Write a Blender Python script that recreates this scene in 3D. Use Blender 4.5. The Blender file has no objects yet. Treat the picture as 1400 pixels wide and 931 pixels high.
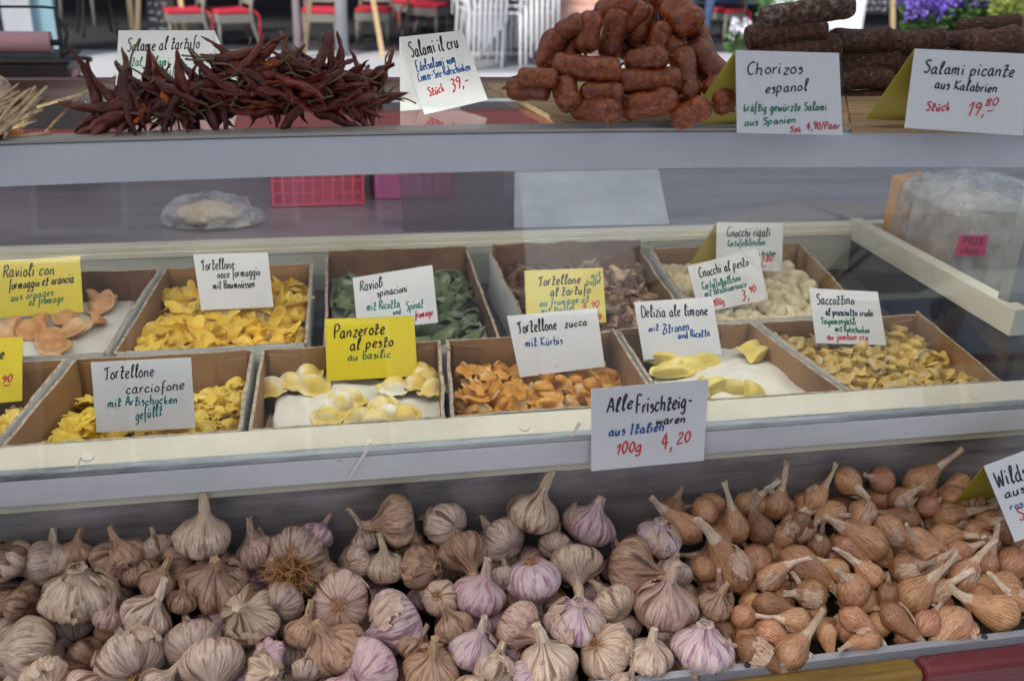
import bpy, bmesh, math, random
from mathutils import Vector as V3, Matrix, noise
from math import sin, cos, pi, radians
random.seed(7)
S = bpy.context.scene
COL = S.collection
# ------------------------------------------------------------------ camera
F = 1400.0
DX = V3((7088.0, 365.5, -1400.0)).normalized()
_c = sin(radians(24)); _k = -_c*DX.z
_A = 1+(DX.y/DX.x)**2; _B = -2*_k*DX.y/DX.x**2; _C = (_k/DX.x)**2-(1-_c*_c)
_b = (-_B+math.sqrt(_B*_B-4*_A*_C))/(2*_A)
UP = V3(((_k-_b*DX.y)/DX.x, _b, _c)); DY = UP.cross(DX)
ROT = Matrix((DX, DY, UP))
EYE = V3((0, 0, 1.6))
cam = bpy.data.cameras.new('camera'); camo = bpy.data.objects.new('camera', cam); COL.objects.link(camo)
camo.matrix_world = Matrix.Translation(EYE) @ ROT.to_4x4()
cam.sensor_width = 36; cam.lens = 36; cam.clip_start = .02; cam.clip_end = 400
cam.dof.use_dof = True; cam.dof.focus_distance = 0.98; cam.dof.aperture_fstop = 8.0
S.camera = camo
# ------------------------------------------------------------------ light
W = bpy.data.worlds.new('World'); S.world = W; W.use_nodes = True
nt = W.node_tree; bg = nt.nodes['Background']
sky = nt.nodes.new('ShaderNodeTexSky'); sky.sky_type = 'NISHITA'; sky.sun_disc = False
SUN_EL, SUN_AZ = radians(44), radians(-132)   # azimuth measured from +Y towards +X
sky.sun_elevation = SUN_EL; sky.sun_rotation = SUN_AZ
sky.air_density = 1.2; sky.dust_density = 3.0; sky.ozone_density = 1.0
nt.links.new(sky.outputs[0], bg.inputs[0]); bg.inputs[1].default_value = 0.07
sl = bpy.data.lights.new('sun', 'SUN'); sl.energy = 1.5; sl.angle = radians(10); sl.color = (1, .92, .82)
so = bpy.data.objects.new('sun', sl); COL.objects.link(so); so.location = (0, -3, 8)
sd = V3((sin(SUN_AZ)*cos(SUN_EL), cos(SUN_AZ)*cos(SUN_EL), sin(SUN_EL)))
so.rotation_euler = sd.to_track_quat('Z', 'Y').to_euler()
S.view_settings.view_transform = 'Standard'; S.view_settings.look = 'None'
S.view_settings.gamma = 1; S.view_settings.use_curve_mapping = False
S.view_settings.exposure = 1.35
S.cycles.max_bounces = 8; S.cycles.transparent_max_bounces = 16; S.cycles.caustics_reflective = False; S.cycles.caustics_refractive = False
S.cycles.use_denoising = True

# ------------------------------------------------------------------ photo geometry helpers (pixel of the 1400x931 photo -> ray)
def ray(x, y): return ROT @ V3(((x-700)/F, (465.5-y)/F, -1.0))
def Pz(x, y, Z): r = ray(x, y); return EYE + r*((Z-EYE.z)/r.z)
def Py(x, y, Y): r = ray(x, y); return EYE + r*(Y/r.y)
def Pd(x, y, d): return EYE + ray(x, y)*d
def Pn(x, y, p0, n): r = ray(x, y); return EYE + r*((p0-EYE).dot(n)/r.dot(n))
def zd(p): return -(ROT.transposed() @ (V3(p)-EYE)).z
def cdir(a, b, c): return (ROT @ V3((a, b, c))).normalized()

# ------------------------------------------------------------------ materials
def M(name, cols, rough=.5, scale=20, bump=0, bscale=None, metal=0, stretch=(1, 1, 1), rnd=0, objcol=False, coat=0, detail=6, radial=False, spec=.5, trans=0, lo=.3, hi=.7, sss=0, speck=None):
    m = bpy.data.materials.new(name); m.use_nodes = True
    n = m.node_tree.nodes; l = m.node_tree.links; b = n['Principled BSDF']
    b.inputs['Roughness'].default_value = rough; b.inputs['Metallic'].default_value = metal
    b.inputs['Specular IOR Level'].default_value = spec
    b.inputs['Coat Weight'].default_value = coat; b.inputs['Coat Roughness'].default_value = .15
    if sss:
        b.inputs['Subsurface Weight'].default_value = sss; b.inputs['Subsurface Radius'].default_value = (.004, .003, .002)
        b.inputs['Subsurface Scale'].default_value = 1.0
    if len(cols) == 1 and not bump and not rnd and not objcol and not speck:
        b.inputs['Base Color'].default_value = (*cols[0], 1); return m
    tc = n.new('ShaderNodeTexCoord'); vec = tc.outputs['Object']
    oi = n.new('ShaderNodeObjectInfo')
    if radial:   # stripes that run from root to tip
        sx = n.new('ShaderNodeSeparateXYZ'); l.new(vec, sx.inputs[0])
        cx = n.new('ShaderNodeCombineXYZ'); l.new(sx.outputs[0], cx.inputs[0]); l.new(sx.outputs[1], cx.inputs[1])
        nm = n.new('ShaderNodeVectorMath'); nm.operation = 'NORMALIZE'; l.new(cx.outputs[0], nm.inputs[0])
        ml = n.new('ShaderNodeMath'); ml.operation = 'MULTIPLY'; l.new(sx.outputs[2], ml.inputs[0]); ml.inputs[1].default_value = radial
        cz = n.new('ShaderNodeCombineXYZ'); l.new(ml.outputs[0], cz.inputs[2])
        ad = n.new('ShaderNodeVectorMath'); l.new(nm.outputs[0], ad.inputs[0]); l.new(cz.outputs[0], ad.inputs[1]); vec = ad.outputs[0]
    mp = n.new('ShaderNodeMapping'); mp.inputs['Scale'].default_value = stretch; l.new(vec, mp.inputs[0])
    ra = n.new('ShaderNodeVectorMath'); ra.operation = 'ADD'; l.new(mp.outputs[0], ra.inputs[0])
    rc = n.new('ShaderNodeCombineXYZ'); rm = n.new('ShaderNodeMath'); rm.operation = 'MULTIPLY'; rm.inputs[1].default_value = 17.0
    l.new(oi.outputs['Random'], rm.inputs[0])
    for i in range(3): l.new(rm.outputs[0], rc.inputs[i])
    l.new(rc.outputs[0], ra.inputs[1])
    no = n.new('ShaderNodeTexNoise'); no.inputs['Scale'].default_value = scale; no.inputs['Detail'].default_value = detail; no.inputs['Roughness'].default_value = .62
    l.new(ra.outputs[0], no.inputs['Vector'])
    cr = n.new('ShaderNodeValToRGB'); e = cr.color_ramp.elements
    while len(e) < len(cols): e.new(.5)
    for i, c in enumerate(cols):
        e[i].position = lo+(hi-lo)*i/max(1, len(cols)-1); e[i].color = (*c, 1)
    l.new(no.outputs['Fac'], cr.inputs[0]); out = cr.outputs[0]
    if speck:
        vo = n.new('ShaderNodeTexNoise'); vo.inputs['Scale'].default_value = speck[1]; vo.inputs['Detail'].default_value = 3
        l.new(ra.outputs[0], vo.inputs['Vector'])
        sr = n.new('ShaderNodeValToRGB'); sr.color_ramp.elements[0].position = speck[2]; sr.color_ramp.elements[1].position = speck[2]+.09
        l.new(vo.outputs['Fac'], sr.inputs[0])
        mx = n.new('ShaderNodeMix'); mx.data_type = 'RGBA'; l.new(sr.outputs[0], mx.inputs[0]); l.new(out, mx.inputs[6]); mx.inputs[7].default_value = (*speck[0], 1); out = mx.outputs[2]
    if objcol:
        mx = n.new('ShaderNodeMix'); mx.data_type = 'RGBA'; mx.blend_type = 'MULTIPLY'; mx.inputs[0].default_value = 1
        l.new(out, mx.inputs[6]); l.new(oi.outputs['Color'], mx.inputs[7]); out = mx.outputs[2]
    if rnd:
        hs = n.new('ShaderNodeHueSaturation'); mr = n.new('ShaderNodeMapRange'); mr.inputs[3].default_value = 1-rnd; mr.inputs[4].default_value = 1+rnd
        l.new(oi.outputs['Random'], mr.inputs[0]); l.new(mr.outputs[0], hs.inputs['Value']); l.new(out, hs.inputs['Color']); out = hs.outputs[0]
    l.new(out, b.inputs['Base Color'])
    if bump:
        nb = n.new('ShaderNodeTexNoise'); nb.inputs['Scale'].default_value = bscale or scale*2; nb.inputs['Detail'].default_value = 5
        l.new(ra.outputs[0], nb.inputs['Vector'])
        bp = n.new('ShaderNodeBump'); bp.inputs['Strength'].default_value = bump; bp.inputs['Distance'].default_value = .004
        l.new(nb.outputs['Fac'], bp.inputs['Height']); l.new(bp.outputs[0], b.inputs['Normal'])
    return m

def glass_mat(name, ior=1.6, tint=(.96, .98, .98)):
    m = bpy.data.materials.new(name); m.use_nodes = True
    n = m.node_tree.nodes; l = m.node_tree.links; n.clear()
    o = n.new('ShaderNodeOutputMaterial'); tr = n.new('ShaderNodeBsdfTransparent'); gl = n.new('ShaderNodeBsdfGlossy'); mx = n.new('ShaderNodeMixShader')
    fr = n.new('ShaderNodeFresnel'); fr.inputs[0].default_value = ior
    ge = n.new('ShaderNodeNewGeometry'); mm = n.new('ShaderNodeMath'); mm.operation = 'SUBTRACT'; mm.inputs[0].default_value = 1
    mu = n.new('ShaderNodeMath'); mu.operation = 'MULTIPLY'
    l.new(ge.outputs['Backfacing'], mm.inputs[1]); l.new(fr.outputs[0], mu.inputs[0]); l.new(mm.outputs[0], mu.inputs[1])
    tr.inputs[0].default_value = (*tint, 1); gl.inputs['Roughness'].default_value = .015
    l.new(mu.outputs[0], mx.inputs[0]); l.new(tr.outputs[0], mx.inputs[1]); l.new(gl.outputs[0], mx.inputs[2]); l.new(mx.outputs[0], o.inputs[0])
    return m

# ------------------------------------------------------------------ object helpers
def tag(o, label=None, cat=None, group=None, kind=None):
    if label: o['label'] = label
    if cat: o['category'] = cat
    if group: o['group'] = group
    if kind: o['kind'] = kind
    return o
def empty(name, loc, label, cat, group=None):
    o = bpy.data.objects.new(name, None); COL.objects.link(o); o.location = loc; o.empty_display_size = .02
    return tag(o, label, cat, group)
def mesh(name, v, f, mats, mi=None, smooth=True):
    me = bpy.data.meshes.new(name); me.from_pydata([tuple(p) for p in v], [], f)
    for m in (mats if isinstance(mats, (list, tuple)) else [mats]): me.materials.append(m)
    if mi: me.polygons.foreach_set('material_index', mi)
    me.polygons.foreach_set('use_smooth', [smooth]*len(me.polygons)); me.update(); return me
YBAR = .849
def put(name, me, parent=None, loc=None, mat=None):
    o = bpy.data.objects.new(name, me); COL.objects.link(o)
    if parent: o.parent = parent
    if mat is not None: o.matrix_world = mat
    elif loc is not None: o.location = loc
    return o
class MB:
    def __init__(s): s.v = []; s.f = []; s.m = []
    def add(s, v, f, mi=0):
        o = len(s.v); s.v += [V3(p) for p in v]; s.f += [[i+o for i in q] for q in f]; s.m += [mi]*len(f); return s
    def hexa(s, c, mi=0): return s.add(c, [(0, 3, 2, 1), (4, 5, 6, 7), (0, 1, 5, 4), (1, 2, 6, 5), (2, 3, 7, 6), (3, 0, 4, 7)], mi)
    def box(s, x0, x1, y0, y1, z0, z1, mi=0):
        return s.hexa([(x0, y0, z0), (x1, y0, z0), (x1, y1, z0), (x0, y1, z0), (x0, y0, z1), (x1, y0, z1), (x1, y1, z1), (x0, y1, z1)], mi)
    def tube(s, path, rad, n=8, mi=0, caps=True):
        path = [V3(p) for p in path]; k = len(path)
        if not isinstance(rad, (list, tuple)): rad = [rad]*k
        t0 = (path[1]-path[0]).normalized(); a = t0.orthogonal().normalized(); vs = []
        for i, p in enumerate(path):
            t = (path[min(i+1, k-1)]-path[max(i-1, 0)]).normalized()
            a = (a-t*a.dot(t)).normalized(); b = t.cross(a)
            vs += [p+(a*cos(2*pi*j/n)+b*sin(2*pi*j/n))*rad[i] for j in range(n)]
        fs = [(i*n+j, i*n+(j+1) % n, (i+1)*n+(j+1) % n, (i+1)*n+j) for i in range(k-1) for j in range(n)]
        if caps: fs += [tuple(range(n))[::-1], tuple((k-1)*n+j for j in range(n))]
        return s.add(vs, fs, mi)
    def lathe(s, prof, n=24, mi=0, fn=None, off=(0, 0, 0)):
        vs = []; k = len(prof); off = V3(off)
        for i, (r, z) in enumerate(prof):
            for j in range(n):
                th = 2*pi*j/n; rr, zz = (fn(i/(k-1), th, r, z) if fn else (r, z)); vs.append(V3((rr*cos(th), rr*sin(th), zz))+off)
        fs = [(i*n+j, i*n+(j+1) % n, (i+1)*n+(j+1) % n, (i+1)*n+j) for i in range(k-1) for j in range(n)]
        fs += [tuple(range(n))[::-1], tuple((k-1)*n+j for j in range(n))]
        return s.add(vs, fs, mi)
    def mesh(s, name, mats, smooth=False): return mesh(name, s.v, s.f, mats, s.m, smooth)
    def build(s, name, mats, parent=None, loc=None, smooth=False, bevel=0):
        o = put(name, s.mesh(name, mats, smooth), parent, loc)
        if bevel:
            md = o.modifiers.new('bevel', 'BEVEL'); md.width = bevel; md.segments = 2; md.limit_method = 'ANGLE'; md.angle_limit = radians(40)
        return o
def cr(pts, n=6):   # Catmull-Rom through points
    pts = [V3(p) if len(p) == 3 else V3((p[0], p[1], 0)) for p in pts]; out = []
    P = [pts[0]]+pts+[pts[-1]]
    for i in range(1, len(P)-2):
        for k in range(n):
            t = k/n; a, b, c, d = P[i-1], P[i], P[i+1], P[i+2]
            out.append(.5*((2*b)+(c-a)*t+(2*a-5*b+4*c-d)*t*t+(3*b-a-3*c+d)*t**3))
    return out+[pts[-1]]
def prof(pts, n=4): return [(p.x, p.y) for p in cr(pts, n)]
def copy_tree(o, parent=None):
    c = o.copy(); COL.objects.link(c)
    if parent: c.parent = parent
    for ch in o.children: copy_tree(ch, c)
    return c
def wobble(v, amp, sc, seed=0):
    s = V3((seed*3.1, seed*1.7, seed*.9)); return [p+noise.noise_vector(p*sc+s)*amp for p in map(V3, v)]
def aim(zdir, spin=0, loc=(0, 0, 0), sc=1):
    q = V3(zdir).to_track_quat('Z', 'Y').to_matrix().to_4x4()
    return Matrix.Translation(V3(loc)) @ q @ Matrix.Rotation(spin, 4, 'Z') @ (Matrix.Diagonal((sc, sc, sc, 1)) if not isinstance(sc, (tuple, list)) else Matrix.Diagonal((*sc, 1)))
ORD = ['', 'first', 'second', 'third', 'fourth', 'fifth', 'sixth', 'seventh', 'eighth', 'ninth', 'tenth', 'eleventh', 'twelfth', 'thirteenth', 'fourteenth', 'fifteenth', 'sixteenth', 'seventeenth', 'eighteenth', 'nineteenth', 'twentieth'] + ['twenty-'+x for x in ('first', 'second', 'third', 'fourth', 'fifth', 'sixth', 'seventh', 'eighth', 'ninth')]
ORD += ['thirtieth'] + ['thirty-'+x for x in ('first', 'second', 'third', 'fourth', 'fifth', 'sixth', 'seventh', 'eighth', 'ninth')]

# ------------------------------------------------------------------ palette
mCream = M('cream_enamel', [(.50, .47, .37), (.62, .59, .48), (.66, .63, .53)], .35, 6, .05, 60)
mWhite = M('white_enamel', [(.44, .45, .47), (.58, .59, .61), (.63, .64, .65)], .35, 5, .04, 200, stretch=(.6, 2, 2), speck=((.22, .20, .18), 40, .68))
mSteel = M('dull_steel', [(.17, .155, .155), (.31, .29, .29), (.44, .42, .42)], .38, 9, .03, 90, metal=.35, stretch=(1, 1, 6))
mGrey = M('bar_enamel', [(.44, .47, .52), (.54, .56, .61)], .3, 7, .02, 120)
mEdge = M('glass_edge', [(.07, .075, .075), (.22, .24, .25), (.36, .40, .41), (.44, .47, .47)], .25, 9, stretch=(1, 6, 6))
mDark = M('dark_panel', [(.03, .034, .04), (.05, .055, .065)], .12, 3)
mBlack = M('black_plastic', [(.012, .012, .013), (.03, .03, .032)], .4, 10)
mSleeve = glass_mat('clear_sleeve', 1.45, (.985, .985, .985))
mGlass = glass_mat('pane_glass', 2.2, (.985, .995, .99)); mShelf = glass_mat('shelf_glass', 1.75, (.95, .98, .97))
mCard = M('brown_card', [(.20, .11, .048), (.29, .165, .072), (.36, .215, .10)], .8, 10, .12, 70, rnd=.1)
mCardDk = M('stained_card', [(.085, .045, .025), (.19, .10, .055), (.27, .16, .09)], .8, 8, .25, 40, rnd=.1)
mCardW = M('white_card', [(.42, .42, .40), (.58, .58, .55), (.64, .63, .60)], .7, 14, .08, 60)
mCardE = M('card_edge', [(.16, .10, .06), (.38, .30, .21), (.55, .48, .38)], .9, 160, .5, 300)
mPaper = M('parchment', [(.62, .59, .50), (.73, .71, .63), (.78, .76, .70)], .6, 8, .15, 30)
mSignW = M('white_sign_paper', [(.70, .71, .73), (.76, .77, .78)], .35, 6, .02, 40, coat=.25)
mSignY = M('yellow_sign_paper', [(.75, .60, .02), (.82, .68, .03)], .35, 6, .02, 40, coat=.25)
mSignL = M('pale_yellow_sign_paper', [(.72, .58, .10), (.78, .66, .16)], .35, 6, .02, 40, coat=.25)
mSignB = M('yellow_back_card', [(.30, .24, .02), (.37, .30, .03)], .5, 6, .02, 40)
INK = {k: M(k+'_ink', [c], .5) for k, c in dict(black=(.012, .012, .014), green=(.01, .20, .08), teal=(.005, .22, .20), blue=(.015, .10, .34), red=(.62, .03, .04)).items()}
# ================================================================== SETTING
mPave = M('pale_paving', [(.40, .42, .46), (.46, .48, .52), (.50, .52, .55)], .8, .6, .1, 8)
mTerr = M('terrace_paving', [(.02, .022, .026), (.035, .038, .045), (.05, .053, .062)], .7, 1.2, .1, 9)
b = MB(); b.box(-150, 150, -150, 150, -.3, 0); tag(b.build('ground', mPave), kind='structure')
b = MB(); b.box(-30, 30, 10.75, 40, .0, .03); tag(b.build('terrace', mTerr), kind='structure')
# ---- cafe building behind the terrace
mFac = M('cafe_wall', [(.05, .05, .055), (.08, .08, .085)], .7, 3, .1)
mPane = M('dark_window', [(.008, .010, .014), (.02, .024, .03)], .06, 1.5)
mTeal = M('teal_frame', [(.20, .36, .42), (.26, .43, .48)], .4, 3)
mAlu = M('pale_aluminium', [(.45, .48, .52), (.55, .58, .62)], .35, 3, metal=.3)
cafe = empty('cafe_building', (0, 15.5, 0), 'dark fronted cafe with tall glazing behind the terrace chairs', 'building')
b = MB(); b.box(-16, 16, 0, 5, 3.1, 8); b.box(-16, -14.5, 0, 5, 0, 3.1); b.box(14.5, 16, 0, 5, 0, 3.1); b.box(-14.5, 14.5, 4, 5, 0, 3.1); b.box(-14.5, 14.5, .02, 4, 0, .05); b.build('wall', mFac, cafe)
b = MB(); b.box(-16, 16, -4.6, -.02, 2.9, 3.08); b.build('canopy', mFac, cafe)  # overhang out of view, added to darken the terrace below
for i in range(10):
    x = -14.5+2.9*i
    w = MB(); w.box(x, x+.07, -.02, .06, .03, 3.1); w.box(x+2.83, x+2.9, -.02, .06, .03, 3.1); w.box(x+.07, x+2.83, -.02, .06, .03, .18); w.box(x+.07, x+2.83, -.02, .06, 3.02, 3.1)
    w = w.build('window', mAlu, cafe); g = MB(); g.box(x+.07, x+2.83, .0, .02, .18, 3.02); g.build('pane', mPane, w)
# ---- open glass door at the left, teal edge and pale post
p = Pz(72, 77, .03)
door = empty('glass_door', p, 'pale framed open glass door with a teal edge at far left of the terrace', 'door')
b = MB(); b.box(-.62, -.42, -.02, .10, 0, 2.5); b.build('teal_stile', mTeal, door)
b = MB(); b.box(-.36, -.12, -.06, .08, 0, 2.5); b.build('pale_stile', mAlu, door)
b = MB(); b.box(-.12, .06, .0, .12, 0, 2.5); b.build('teal_frame', mTeal, door)
b = MB(); b.box(-.42, -.36, .02, .05, 0, 2.5); b.build('pane', mPane, door)

# ---- house across the street, behind the photographer: it closes off the low sky and shows faintly in the glass
opp = empty('town_house', (0, -13, 0), 'mauve grey rendered town house across the street, mirrored in the glass', 'building')
b = MB(); b.box(-26, 3.2, -4, 0, 0, 11); b.build('wall', M('render_mauve', [(.24, .22, .24), (.31, .29, .31), (.36, .34, .35)], .85, .5, .1), opp)
for r_ in range(3):
    for i in range(8):
        x = -24+3.5*i; z = 1.0+3.3*r_
        w = MB(); w.box(x-.62, x+.62, .002, .08, z-.08, z); w.box(x-.62, x-.55, .002, .06, z, z+1.8); w.box(x+.55, x+.62, .002, .06, z, z+1.8); w.box(x-.62, x+.62, .002, .06, z+1.8, z+1.88); w = w.build('window', mAlu, opp)
        g = MB(); g.box(x-.55, x+.55, .002, .02, z, z+1.8); g.build('pane', mPane, w)

gw = MB(); gw.box(3.3, 26, -13.4, -13, 0, 2.7); gw.box(3.3, 26, -13.45, -12.95, 2.7, 2.8); tag(gw.build('garden_wall', M('grey_render', [(.50, .50, .52), (.58, .58, .60)], .85, .7, .1)), 'grey rendered garden wall beside the town house across the street', 'wall')

# ================================================================== DISPLAY CASE
XL, XR = -.62, .98
ZS = Py(700, 188, YBAR).z           # top of the glass shelf
def bow(x): return .006*(1-min(1.6, ((x-.2)/.48)**2))
case = empty('display_case', (.18, .82, 0), 'cream and white refrigerated display counter with sloping front glass and glass top shelf', 'display counter')
def cpart(mb, name, mat, **k):
    o = mb.build(name, mat, None, **k); o.parent = case; o.matrix_parent_inverse = Matrix.Translation((-.18, -.82, 0)); return o
b = MB(); b.hexa([(XL, .797, 1.10), (XR, .797, 1.10), (XR, .823, 1.10), (XL, .823, 1.10), (XL, .797, 1.1415), (XR, .797, 1.1415), (XR, .823, 1.151), (XL, .823, 1.151)])
cpart(b, 'sill', mCream, bevel=.0015)
b = MB(); b.box(XL, XR, .786, .7965, 1.1135, 1.1375); cpart(b, 'front_rail', mWhite, bevel=.001)
b = MB(); b.box(XL, XR, .7865, .7968, 1.1385, 1.1425); cpart(b, 'glass_channel', mEdge)
# studs on the sill
for xx, yy in ((717, 581), (1330, 548), (120, 622)):
    q = Py(xx, yy, .806); q.z = 1.1415+(.806-.797)/.026*.0095; b = MB(); b.lathe([(.0052, -.002), (.0052, .0003), (.0046, .0008), (0.0005, .0009)], 18)
    o = cpart(b, 'cover_cap', mCream); o.data.transform(aim((0, -.35, .94), 0, q))
for (a_, b_, w_) in (((476, 653), (508, 606), 5), ((781, 596), (793, 578), 6), ((104, 640), (112, 625), 3)):
    p0, p1 = Py(*a_, .7845), Py(*b_, .7845); d_ = (p1-p0).normalized(); s_ = d_.cross(V3((0, 1, 0)))*w_/2/F; t_ = V3((0, -.0003, 0)); b = MB()
    b.hexa([p0-s_, p0+s_*.3, p1+s_, p1-s_*.6]+[q_+t_ for q_ in (p0-s_, p0+s_*.3, p1+s_, p1-s_*.6)]); cpart(b, 'tape_scrap', mPaper)
# front bar (white front of the shelf) bowed a little, and its pale top edge
N = 24; vs = []; fs = []
for i in range(N+1):
    x = XL+(XR-XL)*i/N; h = bow(x); z0 = Py(700, 243, YBAR).z+h-.0
    vs += [(x, YBAR-.002, z0), (x, YBAR+.024, z0), (x, YBAR+.024, ZS-.002+h), (x, YBAR-.002, ZS-.002+h)]
for i in range(N): fs += [[i*4+k, i*4+4+k, i*4+4+(k+1) % 4, i*4+(k+1) % 4] for k in range(4)]
b = MB(); b.add(vs, fs); cpart(b, 'top_bar', mGrey, bevel=.0012)
vs = []
for i in range(N+1):
    x = XL+(XR-XL)*i/N; h = bow(x)
    vs += [(x, YBAR-.0035, ZS-.001+h), (x, YBAR+.018, ZS-.001+h), (x, YBAR+.018, ZS+.0015+h), (x, YBAR-.0035, ZS+.0015+h)]
b = MB(); b.add(vs, fs); cpart(b, 'bar_lip', M('lip_enamel', [(.30, .29, .27), (.38, .36, .33)], .35, 8))
YB = 1.10
b = MB(); b.box(XL, XR, YBAR+.019, YB, ZS-.006, ZS); cpart(b, 'shelf_glass', mShelf)
b = MB(); b.box(XL, XR, YB+.001, YB+.018, ZS-.016, ZS+.004); cpart(b, 'shelf_back_rail', M('brown_rail', [(.10, .05, .045), (.15, .08, .07)], .4, 8))
zt = Py(700, 243, YBAR).z
b = MB(); d = .005
b.hexa([(XL, .789, 1.141), (XR, .789, 1.141), (XR, .794, 1.141), (XL, .794, 1.141), (XL, YBAR+.001, zt+.004), (XR, YBAR+.001, zt+.004), (XR, YBAR+.006, zt+.004), (XL, YBAR+.006, zt+.004)])
cpart(b, 'front_glass', mGlass)
mLamp = bpy.data.materials.new('lamp_glow'); mLamp.use_nodes = True
_p = mLamp.node_tree.nodes['Principled BSDF']; _p.inputs['Emission Color'].default_value = (1, .95, .86, 1); _p.inputs['Emission Strength'].default_value = 10
b = MB(); b.tube([(XL+.05, YBAR+.036, zt+.014), (XR-.12, YBAR+.036, zt+.014)], .0065, 12); cpart(b, 'lamp_tube', mLamp)
b = MB(); b.box(XL, XR, YBAR+.0245, YBAR+.048, zt+.024, zt+.027); cpart(b, 'lamp_shade', mWhite)
b = MB(); b.box(XL, .90, .826, 1.322, 1.070, 1.088); cpart(b, 'deck', M('deck_paint', [(.05, .05, .05), (.09, .09, .088)], .5, 8))
b = MB(); b.box(XL, .90, 1.322, 1.335, 1.070, 1.142); cpart(b, 'back_wall', M('back_paint', [(.34, .34, .29), (.43, .43, .37), (.46, .46, .4)], .45, 6, speck=((.1, .07, .05), 60, .7)))
b = MB(); b.box(XL, .90, 1.318, 1.362, 1.1425, 1.1505); b.box(XL, .90, 1.324, 1.330, 1.1505, 1.157); cpart(b, 'rear_ledge', mCream, bevel=.001)
# right side: cream rail running back, dark glass under it, post at the front
A = V3((.797, 1.335, 1.163)); B = V3((.705, .842, 1.222)); dn = V3((0, 0, -.030)); sx = V3((.018, 0, 0))
b = MB(); b.hexa([A+dn, B+dn, B+dn+sx, A+dn+sx, A, B, B+sx, A+sx]); cpart(b, 'side_rail', mCream, bevel=.001)
A2, B2 = A+dn+V3((.004, 0, -.001)), B+dn+V3((.004, 0, -.001)); s2 = V3((.01, 0, 0)); A3 = V3((A2.x, A2.y, 1.09)); B3 = V3((B2.x, B2.y, 1.09))
b = MB(); b.hexa([A3, B3, B3+s2, A3+s2, A2, B2, B2+s2, A2+s2]); cpart(b, 'side_panel', mDark)
q = Pn(1367, 388, A, V3((1, (A-B).x/(B-A).y, 0)).normalized())
b = MB(); b.box(.716, .728, .868, .885, 1.215, ZS-.008); b.box(.7285, .90, .872, .88, 1.10, ZS-.008); cpart(b, 'corner_post', M('post_alu', [(.25, .27, .28), (.36, .38, .38)], .35, 5, metal=.4))

# worktop behind the counter
b = MB(); b.box(-1.6, 1.9, 1.364, 2.30, 1.10, 1.1495)
wt = b.build('worktop', M('worktop_steel', [(.20, .17, .19), (.30, .26, .28), (.36, .32, .34)], .22, 3, metal=.35, stretch=(1, 5, 1)), bevel=.003)
b = MB(); b.box(-1.55, -1.5, 1.4, 2.25, 0, 1.10); b.box(1.8, 1.85, 1.4, 2.25, 0, 1.10); b.build('leg_frame', mSteel, wt)
tag(wt, 'dull steel worktop of the seller behind the display counter', 'worktop')
# red cloth lying at the back of the worktop
vs = []; fs = []; nx, ny = 60, 8
for i in range(nx+1):
    for j in range(ny+1):
        x = -1.2+2.1*i/nx; y = 1.80+.36*j/ny
        vs.append(V3((x+.02*sin(j), y+.03*noise.noise(V3((x*3, y, 0))), 1.1535+.006*(1+noise.noise(V3((x*7, y*12, 2)))))))
fs = [(i*(ny+1)+j, (i+1)*(ny+1)+j, (i+1)*(ny+1)+j+1, i*(ny+1)+j+1) for i in range(nx) for j in range(ny)]
o = put('red_cloth', mesh('red_cloth', vs, fs, M('red_oilcloth', [(.50, .05, .03), (.62, .08, .05)], .45, 5)))
o.modifiers.new('thick', 'SOLIDIFY').thickness = .002
tag(o, 'orange red oilcloth lying along the back of the steel worktop', 'cloth')

# ================================================================== GARLIC BIN
bin_ = empty('produce_bin', (.18, .72, 0), 'steel lined wooden bin holding the garlic and shallots, yellow and red front plank', 'bin')
def bpart(mb, name, mat, **k):
    o = mb.build(name, mat, None, **k); o.parent = bin_; o.matrix_parent_inverse = Matrix.Translation((-.18, -.72, 0)); return o
b = MB(); b.box(-.75, 1.1, .811, .817, .85, 1.112); bpart(b, 'steel_back', mSteel)
b = MB(); b.hexa([(-.75, .647, .90), (1.1, .647, .90), (1.1, .8105, .975), (-.75, .8105, .975), (-.75, .647, .905), (1.1, .647, .905), (1.1, .8105, .98), (-.75, .8105, .98)]); bpart(b, 'floor', M('gap_shade_floor', [(.035, .025, .018), (.07, .05, .035), (.11, .085, .06)], .9, 25, .3))  # sloped floor coloured dark brown to stand in for shade between the bulbs
b = MB(); b.box(-.75, 1.1, .638, .646, .86, .985); bpart(b, 'steel_lip', M('lip_steel', [(.30, .33, .40), (.40, .43, .50)], .4, 6, metal=.4))
mYw = M('yellow_plank_paint', [(.07, .04, .006), (.17, .10, .012), (.23, .14, .02)], .5, 4, .2, 30, stretch=(1, 8, 8)); mRd = M('red_plank_paint', [(.05, .006, .008), (.095, .010, .016), (.13, .016, .022)], .45, 4, .2, 30, stretch=(1, 8, 8))
xs = Pz(1250, 893, .984).x
for nm, x0, x1, m in (('yellow_plank', -.75, xs, mYw), ('red_plank', xs+.0015, 1.1, mRd)):
    b = MB(); b.box(x0, x1, .612, .6365, .80, .981); bpart(b, nm, m, bevel=.006)
for xx, yy in ((1018, 912), (1342, 868)):
    q = Py(xx, yy, .646); b = MB(); b.lathe([(.003, 0), (.0028, .0015), (.0004, .002)], 10); o = bpart(b, 'screw', mBlack); o.data.transform(aim((0, -.1, 1), 0, (q.x, .642, .985)))
for xx, yy in ((645, 648), (761, 640), (1061, 614)):
    q = Py(xx, yy, .811); b = MB(); b.lathe([(.0042, 0), (.0038, .0012), (.0004, .0016)], 12); o = bpart(b, 'rivet', mSteel); o.data.transform(aim((0, -1, 0), 0, (q.x, .8105, q.z)))

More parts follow.
